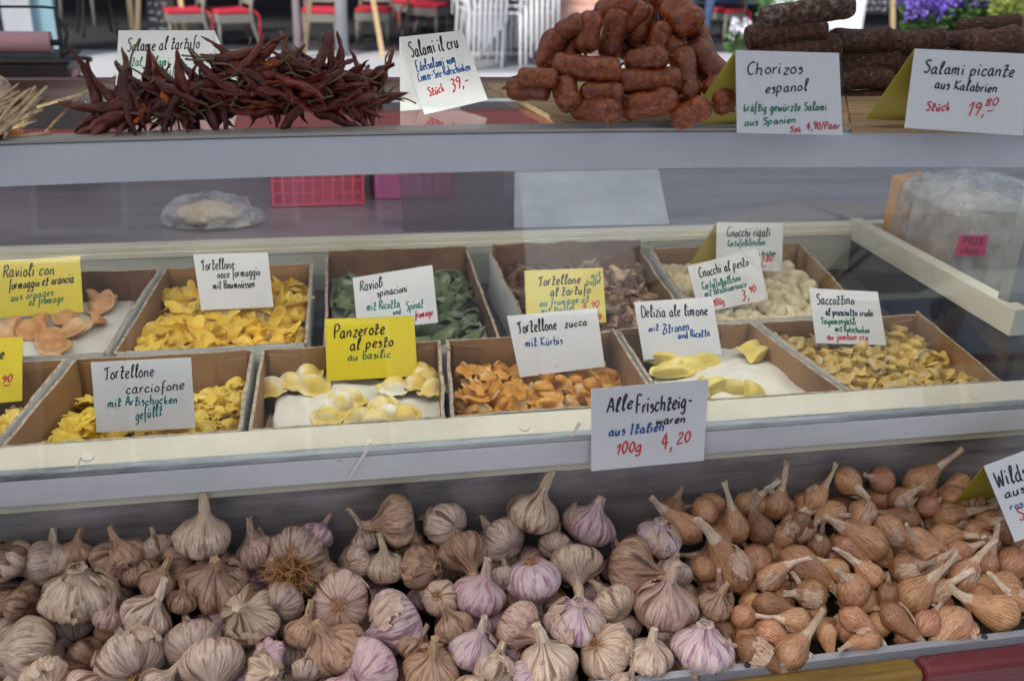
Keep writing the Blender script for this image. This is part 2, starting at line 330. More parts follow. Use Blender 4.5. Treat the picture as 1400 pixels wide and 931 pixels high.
# ================================================================== CARDBOARD TRAYS
ZR = 1.148; ZF = 1.0885
def wall(p, q, zr, n_in, mat_in, ragged=0, seed=0, lift=(0, 0)):
    """upright card wall from p to q (xy), inner side along n_in; 3 mm thick, white outside, worn brown edge on top"""
    N = 26; v = []; f = []; mi = []
    p = V3((*p, 0)); q = V3((*q, 0)); nn = V3((*n_in, 0)).normalized()*.0032
    for i in range(N+1):
        t = i/N; c = p.lerp(q, t); z = zr+lift[0]*(1-t)+lift[1]*t+ragged*noise.noise(V3((t*7, seed, 0)))+.0006*noise.noise(V3((t*40, seed, 1)))
        o = nn.normalized()*(.0018*noise.noise(V3((t*4, seed, 5)))) if ragged else V3()
        v += [V3((c.x, c.y, ZF)), V3((c.x, c.y, z))+o, V3((c.x, c.y, z))+nn+o, V3((c.x, c.y, ZF))+nn]
    for i in range(N):
        for k, m in ((0, 1), (1, 2), (2, 0), (3, 1)):
            a = i*4; f.append((a+k, a+(k+1) % 4, a+4+(k+1) % 4, a+4+k)); mi.append(m)
    f += [(0, 3, 2, 1), (N*4, N*4+1, N*4+2, N*4+3)]; mi += [2, 2]
    return v, f, mi
def tray(quad, label, dark=False, zr=(0, 0, 0, 0), ragged=.0012, seed=0, back=0, flaps=False):
    """quad: FL, FR, BR, BL floor-plan corners"""
    c = sum((V3((*q, 0)) for q in quad), V3())/4; c.z = ZF
    t = empty('cardboard_tray', c, label, 'cardboard tray', 'cardboard pasta trays in the display counter')
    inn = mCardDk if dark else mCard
    def p(name, v, f, mi, mats):
        v = [V3(x)-c for x in v]; put(name, mesh(name, v, f, mats, mi, False), t)
    FL, FR, BR, BL = quad; ct = V3((c.x, c.y))
    for k, (a, b_, nm) in enumerate(((FL, FR, 'front_wall'), (FR, BR, 'side_wall'), (BR, BL, 'back_wall'), (BL, FL, 'side_wall'))):
        a = V3(a); b_ = V3(b_); d = (b_-a).normalized(); n = V3((-d.y, d.x))
        if k in (0, 2): a = a+d*.0034; b_ = b_-d*.0034
        z = ZR+(back if k == 2 else 0)
        v, f, mi = wall(a, b_, z, n, inn, ragged, seed*5+k, (zr[k], zr[(k+1) % 4]) if k != 2 else (0, 0)); p(nm, v, f, mi, [inn, mCardW, mCardE])
        if flaps and k in (0, 2) or (k == 2):     # folded glue flap inside the corner
            for e, s in ((a, 1), (b_, -1)):
                f0 = e+d*s*.004+n*.0036; f1 = e+d*s*.034+n*.0036
                mbx = MB(); nn3 = V3((n.x, n.y, 0))*.0018; z1 = z-.003-.004*random.random()
                P = [V3((*f0, ZF)), V3((*f1, ZF)), V3((*f1, z1-.004)), V3((*f0, z1))]
                mbx.hexa([P[0], P[1], P[1]+nn3, P[0]+nn3, P[3], P[2], P[2]+nn3, P[3]+nn3])
                p('corner_flap', mbx.v, mbx.f, mbx.m, [inn])
    mb = MB(); e = .0034
    mb.hexa([(FL[0]+e, FL[1]+e, ZF), (FR[0]-e, FR[1]+e, ZF), (BR[0]-e, BR[1]-e, ZF), (BL[0]+e, BL[1]-e, ZF), (FL[0]+e, FL[1]+e, ZF+.002), (FR[0]-e, FR[1]+e, ZF+.002), (BR[0]-e, BR[1]-e, ZF+.002), (BL[0]+e, BL[1]-e, ZF+.002)])
    p('base', mb.v, mb.f, mb.m, [mCard])
    return t
def floorq(*pts): return [tuple(Pz(x, y, ZR).xy) for x, y in pts]
Q = {}
def T(key, quad, label, **k): Q[key] = quad; return tray(quad, label, seed=len(Q), **k)
T('F0', [(-.46, .828), (-.268, .828), (-.241, 1.003), (-.43, 1.003)], 'cardboard tray cut off at the left edge, behind the small yellow price card')
T('F1', [(-.263, .828), (-.0645, .828), (-.0575, 1.003), (-.233, 1.003)], 'brown cardboard tray with frilled yellow parcels behind the carciofone sign')
T('F2', [(-.0575, .828), (.1195, .828), (.1385, 1.003), (-.050, 1.003)], 'brown cardboard tray lined with white paper below the bright yellow panzerote sign')
T('F3', [(.1245, .828), (.3265, .828), (.3325, 1.003), (.1445, 1.003)], 'brown cardboard tray of orange pumpkin pasta behind the zucca sign', zr=(0, .003, .004, 0), ragged=.002)
T('F4', [(.332, .828), (.521, .828), (.4995, 1.008), (.338, 1.008)], 'brown cardboard tray with white paper and lemon parcels behind the limone sign', flaps=True)
T('F5', [(.527, .828), (.70, .828), (.712, 1.008), (.507, 1.008)], 'brown cardboard tray of little yellow pouches at the right end of the front row', zr=(0, 0, .004, 0))
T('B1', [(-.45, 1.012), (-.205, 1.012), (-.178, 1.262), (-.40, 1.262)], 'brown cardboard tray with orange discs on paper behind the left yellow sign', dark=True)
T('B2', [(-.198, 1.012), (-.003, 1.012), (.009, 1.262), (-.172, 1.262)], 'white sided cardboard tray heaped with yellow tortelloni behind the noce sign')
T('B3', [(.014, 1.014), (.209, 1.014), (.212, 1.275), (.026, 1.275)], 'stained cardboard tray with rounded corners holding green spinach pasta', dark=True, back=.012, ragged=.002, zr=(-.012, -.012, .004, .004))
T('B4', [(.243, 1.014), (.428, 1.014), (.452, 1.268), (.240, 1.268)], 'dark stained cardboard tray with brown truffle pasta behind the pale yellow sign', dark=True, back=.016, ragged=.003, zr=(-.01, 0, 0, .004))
T('B5', [(.436, 1.014), (.652, 1.014), (.690, 1.275), (.466, 1.275)], 'cardboard tray full of pale potato gnocchi at the right end of the back row', dark=False, ragged=.002)
# ================================================================== SIGNS, hand lettered
GL = {}
for ln in '''a 6 4525030120424541 60
b 5 0A0500 0325444230 00
c 5 442503012041
d 6 45250301204245 4A4160
e 5 02334425030120 41
f 4 4A2A19141w 0434
g 6 45250301204245404x2w0x
h 6 0A00 0325444050
i 2 050110 0708
j 3 252x0w 2728
k 5 0A00 44021240
l 4 01383A2A18112031
m 9 0500 03253430 3355646070
n 6 0500 0325444150
o 5 25030120414325
p 6 050w 0425444220 01
r 4 0500 032535
s 4 34150423322000
t 5 0718382512102041 0555
u 6 05011030 45 454150
v 5 052045
w 8 0510345075
x 5 0540 4500
y 5 050220 45200w
z 5 05450040
S 6 593A091745533001
T 7 070919396A 3A311020
R 6 000A 083A584605 2560
A 6 00 003A60 1454
B 6 000A4A570545523000
C 6 593A07032051
D 6 000A3A67633000
E 6 5A0A0050 0545
F 6 5A0A00 0545
G 7 693A07033062 6444
I 4 0A3A 2A10 0030
K 6 0A00 6A0560
P 6 000A4A584605
W 9 0A2047608A
Z 6 0A6A0060 2555
0 5 2A07032043472A
1 4 073A20
2 5 082A480050
3 5 092A4826442001
4 6 3A0454 3830
5 5 4A0A0636432001
6 5 491804012041442403
X 6 0A60 6A00
8 5 26082A482602204226
9 5 4726082A484620
, 2 110y
. 2 0001
- 5 0444
/ 5 0y4B
~ 5 03143344'''.split('\n'):
    p = ln.split(); st = []
    for s in p[2:]:
        pts = [(int(s[i]), {'w': -4, 'x': -3, 'y': -2, 'z': -1, 'A': 10, 'B': 11}.get(s[i+1], None) if s[i+1] in 'wxyzAB' else int(s[i+1])) for i in range(0, len(s)-1, 2)]
        if len(pts) == 1 and st: st[-1].append(pts[0])
        elif pts: st.append(pts)
    GL[p[0]] = (int(p[1]), [s for s in st if len(s) > 1])
for ch, ba in (('ü', 'u'), ('ö', 'o'), ('ä', 'a')): GL[ch] = (GL[ba][0], GL[ba][1]+[[(1, 7), (1, 8)], [(3, 7), (3, 8)]])
def strokes(text, rnd):
    x = 0; out = []
    for ch in text:
        if ch == ' ': x += 5; continue
        w, st = GL[ch]; jx = rnd.uniform(-.3, .3); jy = rnd.uniform(-.35, .35); k = rnd.uniform(.9, 1.1)
        for s in st: out.append([(x+px+.16*py+jx, py*k+jy) for px, py in s])
        x += w+1.6
    return out, max(1, x-1.6)
class Sign:
    def __init__(s, label, quad, mat, base, lean=22, yaw=0, back=None, th=.0009, group='handwritten price signs of the stall', atY=False):
        TL, TR, BR, BL = quad
        mid = ((BR[0]+BL[0])/2, (BR[1]+BL[1])/2)
        p0 = Py(*mid, base) if atY else Pz(*mid, base)
        n = V3((sin(radians(yaw))*cos(radians(lean)), -cos(radians(yaw))*cos(radians(lean)), sin(radians(lean)))).normalized()
        s.p0, s.n, s.quad = p0, n, quad; s.lines = {}
        P = [Pn(*q, p0, n) for q in quad]
        s.root = empty('price_sign', p0, label, 'price sign', group)
        d = n*th
        # sheet with a slight bow
        N = 10; v = []; f = []
        ax = (P[1]-P[0]).normalized()
        for i in range(N+1):
            t = i/N; a = P[3].lerp(P[2], t)-p0; c = P[0].lerp(P[1], t)-p0; bw = -n*(.0012*sin(pi*t))*0
            v += [a+bw-d, c+bw-d, c+bw, a+bw]
        for i in range(N): f += [[i*4+k, i*4+(k+1) % 4, i*4+4+(k+1) % 4, i*4+4+k] for k in range(4)]
        f += [[0, 3, 2, 1], [N*4, N*4+1, N*4+2, N*4+3]]
        put('sheet', mesh('sheet', v, f, mat, None, False), s.root)
        ay = (P[0]-P[3]).normalized(); e = .0022; o_ = n*.0009
        Z4 = [P[3]-ax*e-ay*e, P[2]+ax*e-ay*e, P[1]+ax*e+ay*e*.3, P[0]-ax*e+ay*e*.3]; mb = MB(); mb.hexa([q-p0+o_*.9 for q in (Z4[0], Z4[1])]+[q-p0+o_*1.1 for q in (Z4[1], Z4[0])]+[q-p0+o_*.9 for q in (Z4[3], Z4[2])]+[q-p0+o_*1.1 for q in (Z4[2], Z4[3])])
        put('clear_sleeve', mesh('clear_sleeve', mb.v, mb.f, mSleeve, None, False), s.root)
        if back:
            m, tl, tr, br, bl, off = back
            ay = (P[0]-P[3]).normalized(); 
            nb = V3((-sin(radians(yaw))*cos(radians(lean)), cos(radians(yaw))*cos(radians(lean)), sin(radians(lean)))).normalized()
            h = (P[0]-P[3]).length; dwn = (ax.cross(nb)).normalized()
            if dwn.z > 0: dwn = -dwn
            Q0, Q1 = P[0]-p0-d, P[1]-p0-d; w = d.length*nb
            Bq = [Q0, Q1, Q1+dwn*h+ax*off, Q0+dwn*h+ax*off]
            mb = MB(); mb.hexa([Bq[3]-w, Bq[2]-w, Bq[2], Bq[3], Bq[0]-w, Bq[1]-w, Bq[1], Bq[0]]); put('back_panel', mesh('back_panel', mb.v, mb.f, m, None, False), s.root)
    def write(s, text, ink, x0, y0, x1, y1, h, pen=1.25):
        """baseline from pixel (x0,y0) to (x1,y1); h = capital height in photo pixels; pen half width in photo pixels"""
        rnd = random.Random(text+ink); st, w = strokes(text, rnd)
        dx, dy = x1-x0, y1-y0; L = math.hypot(dx, dy); ex = (dx/L, dy/L)
        TL, TR, BR, BL = s.quad; ux, uy = TL[0]-BL[0], TL[1]-BL[1]; ul = math.hypot(ux, uy); up = (ux/ul, uy/ul)
        m = s.lines.setdefault(ink, MB())
        for line in st:
            pts = cr([(px/w*L, py/10*h) for px, py in line], 5); q = [pts[0]]
            for p in pts[1:]:
                if (p-q[-1]).length > .15: q.append(p)
            if len(q) < 2: continue
            v = []
            for i, p in enumerate(q):
                t = (q[min(i+1, len(q)-1)]-q[max(i-1, 0)]); t = t.normalized() if t.length > 1e-6 else V3((1, 0, 0))
                nn = V3((-t.y, t.x, 0)); ww = pen*.85*(.85+.3*abs(t.x-t.y)/1.4)*(1 if 0 < i < len(q)-1 else .7)
                for sg in (1, -1):
                    r = p+nn*ww*sg
                    X = x0+ex[0]*r.x+up[0]*r.y; Y = y0+ex[1]*r.x+up[1]*r.y
                    v.append(Pn(X, Y, s.p0, s.n)+s.n*.00035-s.p0)
            m.add(v, [(2*i, 2*i+1, 2*i+3, 2*i+2) for i in range(len(q)-1)])
        return s
    def done(s):
        for k, m in s.lines.items(): put('lettering', mesh('lettering', m.v, m.f, INK[k], None, False), s.root)
ZM = ZS+.006      # top of the mat
s = Sign('white folded card reading Salame al tartufo, behind the dried chillies', [(162, 42), (293, 42), (289, 136), (157, 136)], mSignW, ZS+.001, 14, 0, (mSignW, 0, 0, 0, 0, .02))
s.write('Salame al tartufo', 'black', 174, 71, 273, 66, 17, .95).write('ital. Salami', 'green', 178, 91, 231, 90, 13, .8).write('mit Trüffel', 'green', 195, 105, 254, 102, 13, .8).done()
s = Sign('white folded card reading Salami il cru with a red price of 39', [(546, 51), (632, 42), (667, 137), (580, 157)], mSignW, ZS+.001, 16, -14, (mSignW, 0, 0, 0, 0, -.012))
s.write('Salami il cru', 'black', 563, 79, 628, 65, 20, 1).write('Edelsalami vom', 'blue', 571, 98, 624, 86, 13, .85).write('Comer-See-Rohschinken', 'blue', 573, 112, 644, 96, 12, .8).write('Stück', 'red', 587, 132, 608, 125, 12, .95).write('39,-', 'red', 619, 126, 643, 116, 17, 1.1).done()
s = Sign('white folded card reading Chorizos, standing in front of the bent sausages', [(1006, 69), (1147, 73), (1152, 185), (1008, 182)], mSignW, ZM+.0005, 15, 6, (mSignB, 0, 0, 0, 0, -.03))
s.write('Chorizos', 'black', 1022, 102, 1098, 101, 17, 1.1).write('espanol', 'black', 1047, 128, 1104, 124, 15, 1.05).write('kräftig gewürzte Salami', 'green', 1017, 153, 1130, 151, 11, 1).write('aus Spanien', 'green', 1018, 172, 1088, 168, 10, 1).write('Stk', 'red', 1080, 181, 1095, 181, 7, 1).write('4,90/Paar', 'red', 1103, 178, 1148, 176, 10, 1).done()
s = Sign('white folded card reading Salami picante aus Kalabrien with a red price', [(1251, 67), (1403, 74), (1399, 186), (1237, 175)], mSignW, ZM+.0005, 15, 3, (mSignB, 0, 0, 0, 0, -.022))
s.write('Salami picante', 'black', 1263, 100, 1386, 106, 18, 1.25).write('aus Kalabrien', 'black', 1278, 121, 1363, 127, 13, 1.15).write('Stück', 'red', 1266, 151, 1298, 152, 12, 1.2).write('19,', 'red', 1321, 159, 1346, 158, 19, 1.3).write('80', 'red', 1347, 145, 1364, 145, 10, 1.1).write('~', 'red', 1347, 156, 1358, 154, 8, .9).done()
zc = 1.118
s = Sign('yellow sign reading Ravioli con formaggio et arancia', [(-8, 357), (109, 350), (114, 427), (-8, 435)], mSignY, zc, 24)
s.write('Ravioli con', 'black', 5, 380, 75, 375, 17, 1).write('formaggio et arancia', 'black', 13, 396, 101, 386, 13, .95).write('aux oranges', 'green', 15, 412, 73, 404, 11, .85).write('et fromage', 'green', 40, 418, 87, 412, 11, .85).done()
s = Sign('white sign reading Tortellone noce formaggio mit Baumnüssen', [(264, 348), (366, 345), (374, 420), (275, 424)], mSignW, zc+.024, 24)
s.write('Tortellone', 'black', 276, 370, 321, 367, 15, .9).write('noce formaggio', 'black', 298, 381, 356, 376, 12, .85).write('mit Baumnüssen', 'black', 292, 395, 349, 393, 11, .85).done()
s = Sign('white sign reading Ravioli spinacioni, among green pasta', [(482, 380), (591, 362.5), (599, 441), (489, 453)], mSignW, zc+.026, 24, -4)
s.write('Ravioli', 'black', 493, 398, 524, 392, 15, .9).write('spinacioni', 'black', 516, 406, 557, 399, 11, .85).write('mit Ricotta', 'teal', 502, 425, 547, 420, 12, .85).write('Spinat', 'teal', 556, 425, 579, 420, 13, .85).write('und', 'teal', 538, 430, 548, 429, 8, .8).write('fromage', 'red', 568, 435, 592, 431, 10, .9).done()
s = Sign('pale yellow sign reading Tortellone al tartufo', [(717, 370), (824, 366), (829, 441), (720, 446)], mSignL, zc+.022, 24)
s.write('Tortellone', 'black', 736, 391, 794, 387, 13, 1.05).write('al tartufo', 'black', 753, 405, 807, 401, 12, 1.05).write('au fromage et', 'teal', 738, 419, 805, 413, 10, .95).write('mit truffes', 'teal', 740, 429, 785, 424, 8, .9).write('mit', 'green', 808, 381, 821, 377, 8, .8).write('trüffel', 'green', 802, 391, 821, 387, 9, .8).write('4,90', 'red', 797, 423, 819, 420, 9, 1).write('100g', 'red', 806, 435, 823, 433, 7, .8).done()
s = Sign('white sign reading Gnocchi rigati Kartoffelklösschen, standing at the back', [(980, 304), (1071, 305), (1069, 371), (979, 370)], mSignW, zc+.03, 12, 0, (mSignB, 0, 0, 0, 0, -.022))
s.write('Gnocchi rigati', 'black', 994, 324, 1053, 323, 13, .9).write('Kartoffelklösschen', 'teal', 995, 337, 1046, 335, 9, .8).write('zu braten', 'teal', 1033, 350, 1060, 349, 7, .8).write('2,', 'red', 1040, 364, 1047, 363, 12, .9).write('80', 'red', 1047, 358, 1056, 357, 8, .8).done()
s = Sign('white sign reading Gnocchi al pesto with a red price of 3,90', [(940, 364), (1036, 340), (1050, 410), (956, 428)], mSignW, zc+.022, 20, -4)
s.write('Gnocchi al pesto', 'black', 957, 380, 1024, 363, 14, .95).write('Kartoffelbällchen', 'teal', 961, 396, 1013, 384, 10, .8).write('mit Basilikumsauce', 'teal', 964, 406, 1021, 392, 10, .8).write('100g', 'red', 976, 419, 991, 415, 9, .9).write('3,', 'red', 1015, 411, 1025, 409, 15, 1.1).write('90', 'red', 1025, 401, 1034, 399, 9, .9).done()
zf = 1.120
s = Sign('bright yellow sign reading Panzerote al pesto au basilic', [(444, 436), (566, 432), (571, 514), (447, 521)], mSignY, zf, 24)
s.write('Panzerote', 'black', 457, 463, 526, 456, 17, 1.2).write('al pesto', 'black', 479, 479, 538, 472, 15, 1.15).write('au basilic', 'green', 476, 493, 534, 488, 11, 1).done()
s = Sign('white sign reading Tortellone zucca mit Kürbis', [(693, 432), (816, 421), (827, 501), (711, 516)], mSignW, zf+.010, 24, -4)
s.write('Tortellone', 'black', 709, 456, 762, 450, 17, 1.05).write('zucca', 'black', 773, 448, 803, 444, 10, 1.05).write('mit Kürbis', 'blue', 719, 474, 770, 470, 12, .95).done()
s = Sign('white sign reading Delizia ale limone mit Zitronen', [(867, 413), (974, 406), (987, 484), (880, 492)], mSignW, zf+.012, 24)
s.write('Delizia ale limone', 'black', 878, 434, 968, 431, 15, 1).write('mit', 'blue', 887, 454, 901, 451, 9, .95).write('Zitronen', 'blue', 906, 456, 943, 451, 13, 1).write('und Ricotta', 'blue', 928, 463, 971, 459, 10, .95).done()
s = Sign('white sign reading Saccottino al prosciutto crudo', [(1106, 394), (1200, 399), (1212, 472), (1116, 469)], mSignW, zf+.020, 24, 4)
s.write('Saccottino', 'black', 1117, 416, 1168, 416, 14, 1).write('al prosciutto crudo', 'black', 1129, 431, 1193, 432, 10, .9).write('Teigwarensäckli', 'green', 1123, 443, 1170, 444, 10, .85).write('mit Rohschinken', 'green', 1142, 453, 1189, 456, 9, .85).write('au jambon cru', 'red', 1131, 464, 1187, 465, 9, .9).done()
s = Sign('white sign reading Tortellone carciofone mit Artischocken gefüllt', [(124, 495), (261, 488.5), (267, 585), (132, 591)], mSignW, zf+.010, 24)
s.write('Tortellone', 'black', 143, 519, 211, 514, 18, .95).write('carciofone', 'black', 173, 538, 253, 532, 14, .95).write('mit Artischocken', 'teal', 148, 556, 243, 551, 12, 1.05).write('gefüllt', 'teal', 186, 574, 222, 567, 15, 1).done()
s = Sign('small yellow price card ending in e and 90, cut off by the left edge', [(-70, 465), (31, 461), (30, 548), (-70, 557)], mSignY, zf-.005, 24)
s.write('Tortellone', 'black', -60, 494, 6, 490, 17, 1.3).write('90', 'red', 3, 524, 17, 522, 10, 1.2).write('~', 'red', 3, 531, 15, 529, 8, 1).write('4,', 'red', -18, 536, 1, 534, 20, 1.2).done()
s = Sign('large bluish white sign reading Alle Frischteigwaren, hung on the white rail', [(808.5, 532), (969, 518.5), (962, 629.5), (808.5, 644)], mSignW, .778, 9, 0, None, atY=True)
s.write('Alle', 'black', 830, 564, 865, 558, 19, 1.5).write('Frischteig-', 'black', 870, 565, 946, 556, 22, 1.5).write('waren', 'black', 897, 580, 937, 577, 11, 1.4).write('aus Italien', 'blue', 833, 596, 908, 588, 13, 1.5).write('100g', 'red', 842, 622, 878, 615, 15, 1.45).write('4,', 'red', 904, 614, 920, 612, 22, 1.5).write('20', 'red', 926, 606, 943, 603, 15, 1.4).done()
s = Sign('white folded card reading Wildschwein, leaning on the shallot heap at the right edge', [(1345, 637), (1470, 590), (1513, 694), (1388, 741)], mSignW, .70, 28, -12, (mSignB, 0, 0, 0, 0, -.03), atY=True)
s.write('Wildschwein', 'black', 1364, 667, 1462, 632, 24, 1.4).write('aus Italien', 'black', 1375, 681, 1470, 646, 12, 1.3).write('rosin', 'blue', 1382, 697, 1412, 688, 10, 1.1).write('Stück', 'red', 1394, 711, 1440, 697, 17, 1.3).done()
# ================================================================== PASTA
mFresh = M('egg_pasta', [(.55, .31, .02), (.76, .49, .045), (.84, .60, .12)], .5, 30, .15, 90, rnd=.12, speck=((.42, .34, .20), 45, .62), sss=.1)
mFrill = M('floury_yellow_pasta', [(.58, .38, .03), (.77, .55, .07), (.84, .68, .22)], .6, 40, .15, 120, rnd=.1, sss=.1)
mPanz = M('floury_panzerotti', [(.62, .42, .05), (.70, .54, .14), (.74, .70, .52)], .55, 34, .1, 80, rnd=.08, speck=((.72, .70, .62), 30, .55), sss=.1)
mLimo = M('lemon_pasta', [(.66, .50, .10), (.74, .60, .16), (.78, .68, .28)], .5, 25, .08, 60, rnd=.06, sss=.1)
mOran = M('orange_pasta', [(.50, .20, .05), (.62, .32, .12), (.66, .48, .30)], .45, 28, .1, 70, rnd=.1, sss=.1)
mZucc = M('pumpkin_pasta', [(.50, .20, .025), (.66, .33, .055), (.74, .47, .16)], .6, 35, .15, 90, rnd=.12, speck=((.60, .48, .32), 60, .6), sss=.1)
mSpin = M('spinach_pasta', [(.055, .088, .028), (.13, .17, .075), (.32, .36, .25)], .7, 32, .2, 90, rnd=.15, lo=.32, hi=.72)
mGnoc = M('potato_gnocchi', [(.55, .46, .27), (.64, .56, .37), (.70, .64, .47)], .65, 25, .1, 80, rnd=.07, sss=.1)
mSacc = M('sacco_pasta', [(.40, .25, .045), (.55, .38, .09), (.62, .48, .20)], .55, 45, .2, 120, rnd=.15, speck=((.50, .44, .34), 60, .6), sss=.1)
mTruf = M('truffle_pasta', [(.06, .028, .013), (.17, .08, .038), (.44, .33, .24)], .7, 38, .3, 80, rnd=.25, lo=.35, hi=.62)
mFlour = M('flour', [(.30, .24, .17), (.52, .46, .37), (.66, .62, .54)], .95, 60, .3, 200, lo=.35, hi=.6)

def disc(R, dome, core=.6, frill=0, nf=16, zig=0, sq=2.0, asp=1.0, bend=0, half=False, seed=0, th=.0012, amp=.0, nt=44, nr=12):
    rnd = random.Random(seed); ph = rnd.random()*6; v = []; f = []
    def pt(t, a):
        ca, sa = cos(a), sin(a)
        Rr = R/((abs(ca)**sq+abs(sa)**sq)**(1/sq))*(1+zig*(1 if int(a/(2*pi)*nf*2) % 2 else -1)*t**6)
        x, y = Rr*t*ca, Rr*t*sa*asp
        if half and y < 0: y *= .22
        h = dome*max(0, 1-(t/core)**2.6)**.8
        z = h+frill*sin(nf*a+ph)*max(0, (t-core)/(1-core))**1.3+bend*(x*x-.3*y*y)/R+.15*frill*noise.noise(V3((x, y, seed))*90)
        return V3((x, y, z))
    for sgn in (1, -1):
        for i in range(1, nr+1):
            for j in range(nt):
                p = pt(i/nr, 2*pi*j/nt)
                if sgn < 0: p.z = p.z-th-.45*dome*max(0, 1-(i/nr/core)**2.6)
                v.append(p)
    c0 = len(v); v.append(pt(0, 0)); p = pt(0, 0); p.z -= th+.45*dome; v.append(p)
    for s, o in ((1, 0), (-1, nr*nt)):
        for i in range(nr-1):
            for j in range(nt):
                q = (o+i*nt+j, o+(i+1)*nt+j, o+(i+1)*nt+(j+1) % nt, o+i*nt+(j+1) % nt); f.append(q if s > 0 else q[::-1])
        for j in range(nt):
            q = (c0+(0 if s > 0 else 1), o+j, o+(j+1) % nt); f.append(q if s > 0 else q[::-1])
    o = (nr-1)*nt; o2 = nr*nt+(nr-1)*nt
    f += [(o+j, o2+j, o2+(j+1) % nt, o+(j+1) % nt) for j in range(nt)]
    if amp: v = wobble(v, amp, 1/R*1.1, seed)
    return v, f
def pouch(R, flare=.9, neck=.4, nf=5, wave=.25, amp=.15, seed=0, squash=(1, 1, 1), nt=30):
    P = prof([(.02, -.8), (.55, -.72), (.95, -.25), (.92, .2), (.6, .5), (neck, .66), (neck+.12, .8), (flare*.8, 1.0), (flare, 1.18), (flare*.9, 1.17), (neck*.8, .82), (.02, .72)], 3)
    rnd = random.Random(seed); ph = rnd.random()*6
    def fn(t, a, r, z):
        k = max(0, (z-.62)/.56); return r*(1+wave*k*sin(nf*a+ph)+.05*sin(2*a+ph)), z+.22*k*sin(nf*a*.5+ph*2)*wave*3-.1*k
    mb = MB(); mb.lathe(P, nt, 0, fn); v = [p*R for p in mb.v]
    v = wobble(v, amp*R, 1.0/R, seed); v = [V3((p.x*squash[0], p.y*squash[1], p.z*squash[2])) for p in v]
    return v, mb.f
def gnocco(R, seed):
    mb = MB(); n = 12; P = [(max(.015, sin(pi*i/n))**.75, -cos(pi*i/n)*1.35) for i in range(n+1)]
    mb.lathe(P, 20, 0, lambda t, a, r, z: (r*(1+.05*cos(9*z+.4*seed)), z)); v = [p*R for p in mb.v]
    return wobble(v, .13*R, .9/R, seed), mb.f
class Heap:
    """height field of a tray: pieces are dropped where the field is low, and rest on what lies there"""
    def __init__(s, quad, z0, margin=.008, ymin=None, ymax=None, zfn=None):
        s.q = quad; s.h = {}; s.z0 = z0; s.c = .004; s.m = margin
        FL, FR, BR, BL = quad; s.y0 = (ymin if ymin else FL[1]+margin); s.y1 = (ymax if ymax else BL[1]-margin)
    def xr(s, y, r):
        FL, FR, BR, BL = s.q; t = (y-FL[1])/(BL[1]-FL[1]); return FL[0]+(BL[0]-FL[0])*t+s.m+r*.8, FR[0]+(BR[0]-FR[0])*t-s.m-r*.8
    def cells(s, x, y, r):
        n = int(r/s.c)+1; i0, j0 = round(x/s.c), round(y/s.c)
        return [(i0+i, j0+j) for i in range(-n, n+1) for j in range(-n, n+1) if (i*i+j*j)*s.c*s.c <= r*r]
    def drop(s, r, h, rnd, tries=8, sink=.3, xy=None):
        best = None
        for _ in range(tries):
            if xy: x, y = xy
            else:
                y = rnd.uniform(s.y0+r*.7, s.y1-r*.7); a, b_ = s.xr(y, r); x = rnd.uniform(a, b_)
            z = max(s.h.get(c, s.z0) for c in s.cells(x, y, r*.75))
            if best is None or z < best[2]: best = (x, y, z)
        x, y, z = best; z = max(s.z0, z-h*sink)
        for c in s.cells(x, y, r*.8): s.h[c] = max(s.h.get(c, s.z0), z+h)
        return x, y, z
def scatter(name, meshes, heap, n, r, h, label, cat, group, tilt=.5, sink=.3, scale=(.88, 1.12), flat=False, lift=.5, xys=None, up=None):
    rnd = random.Random(name+group)
    for i in range(n):
        sc = rnd.uniform(*scale); x, y, z = heap.drop(r*sc, h*sc, rnd, sink=sink, xy=xys[i] if xys else None)
        d = V3((rnd.gauss(0, tilt), rnd.gauss(0, tilt), 1)) if up is None else V3(up)+V3((rnd.gauss(0, tilt), rnd.gauss(0, tilt), rnd.gauss(0, tilt)))
        o = put(name, rnd.choice(meshes)); o.matrix_world = aim(d.normalized(), rnd.uniform(0, 6.28), (x, y, z+h*sc*lift), sc)
        tag(o, label, cat, group)
def me_(name, vf, mat): return mesh(name, vf[0], vf[1], mat)
def parchment(name, pts, z, label, cat='paper sheet', amp=.003, sc=30, n=24, mat=None, dome=0):
    (a, b_, c, d) = [V3((*p, 0)) for p in pts]; v = []; f = []
    for i in range(n+1):
        for j in range(n+1):
            u, w = i/n, j/n; p = a.lerp(b_, u).lerp(d.lerp(c, u), w)
            q = p*sc; e = min(u, 1-u, w, 1-w); jag = noise.noise_vector(V3((u*6, w*6, a.x*9)))*.004*(1-min(1, e*5))
            zz = z+amp*(1+noise.noise(q))+amp*.7*abs(noise.noise(q*2.1+V3((5, 2, 1))))+dome*sin(pi*u)*sin(pi*min(1, w*.9+.1))
            v.append(V3((p.x+jag.x, p.y+jag.y, zz)))
    f = [(i*(n+1)+j, (i+1)*(n+1)+j, (i+1)*(n+1)+j+1, i*(n+1)+j+1) for i in range(n) for j in range(n)]
    o = put(name, mesh(name, v, f, mat or mPaper)); o.modifiers.new('thick', 'SOLIDIFY').thickness = .0006
    return tag(o, label, cat)
FL_ = ZF+.0025
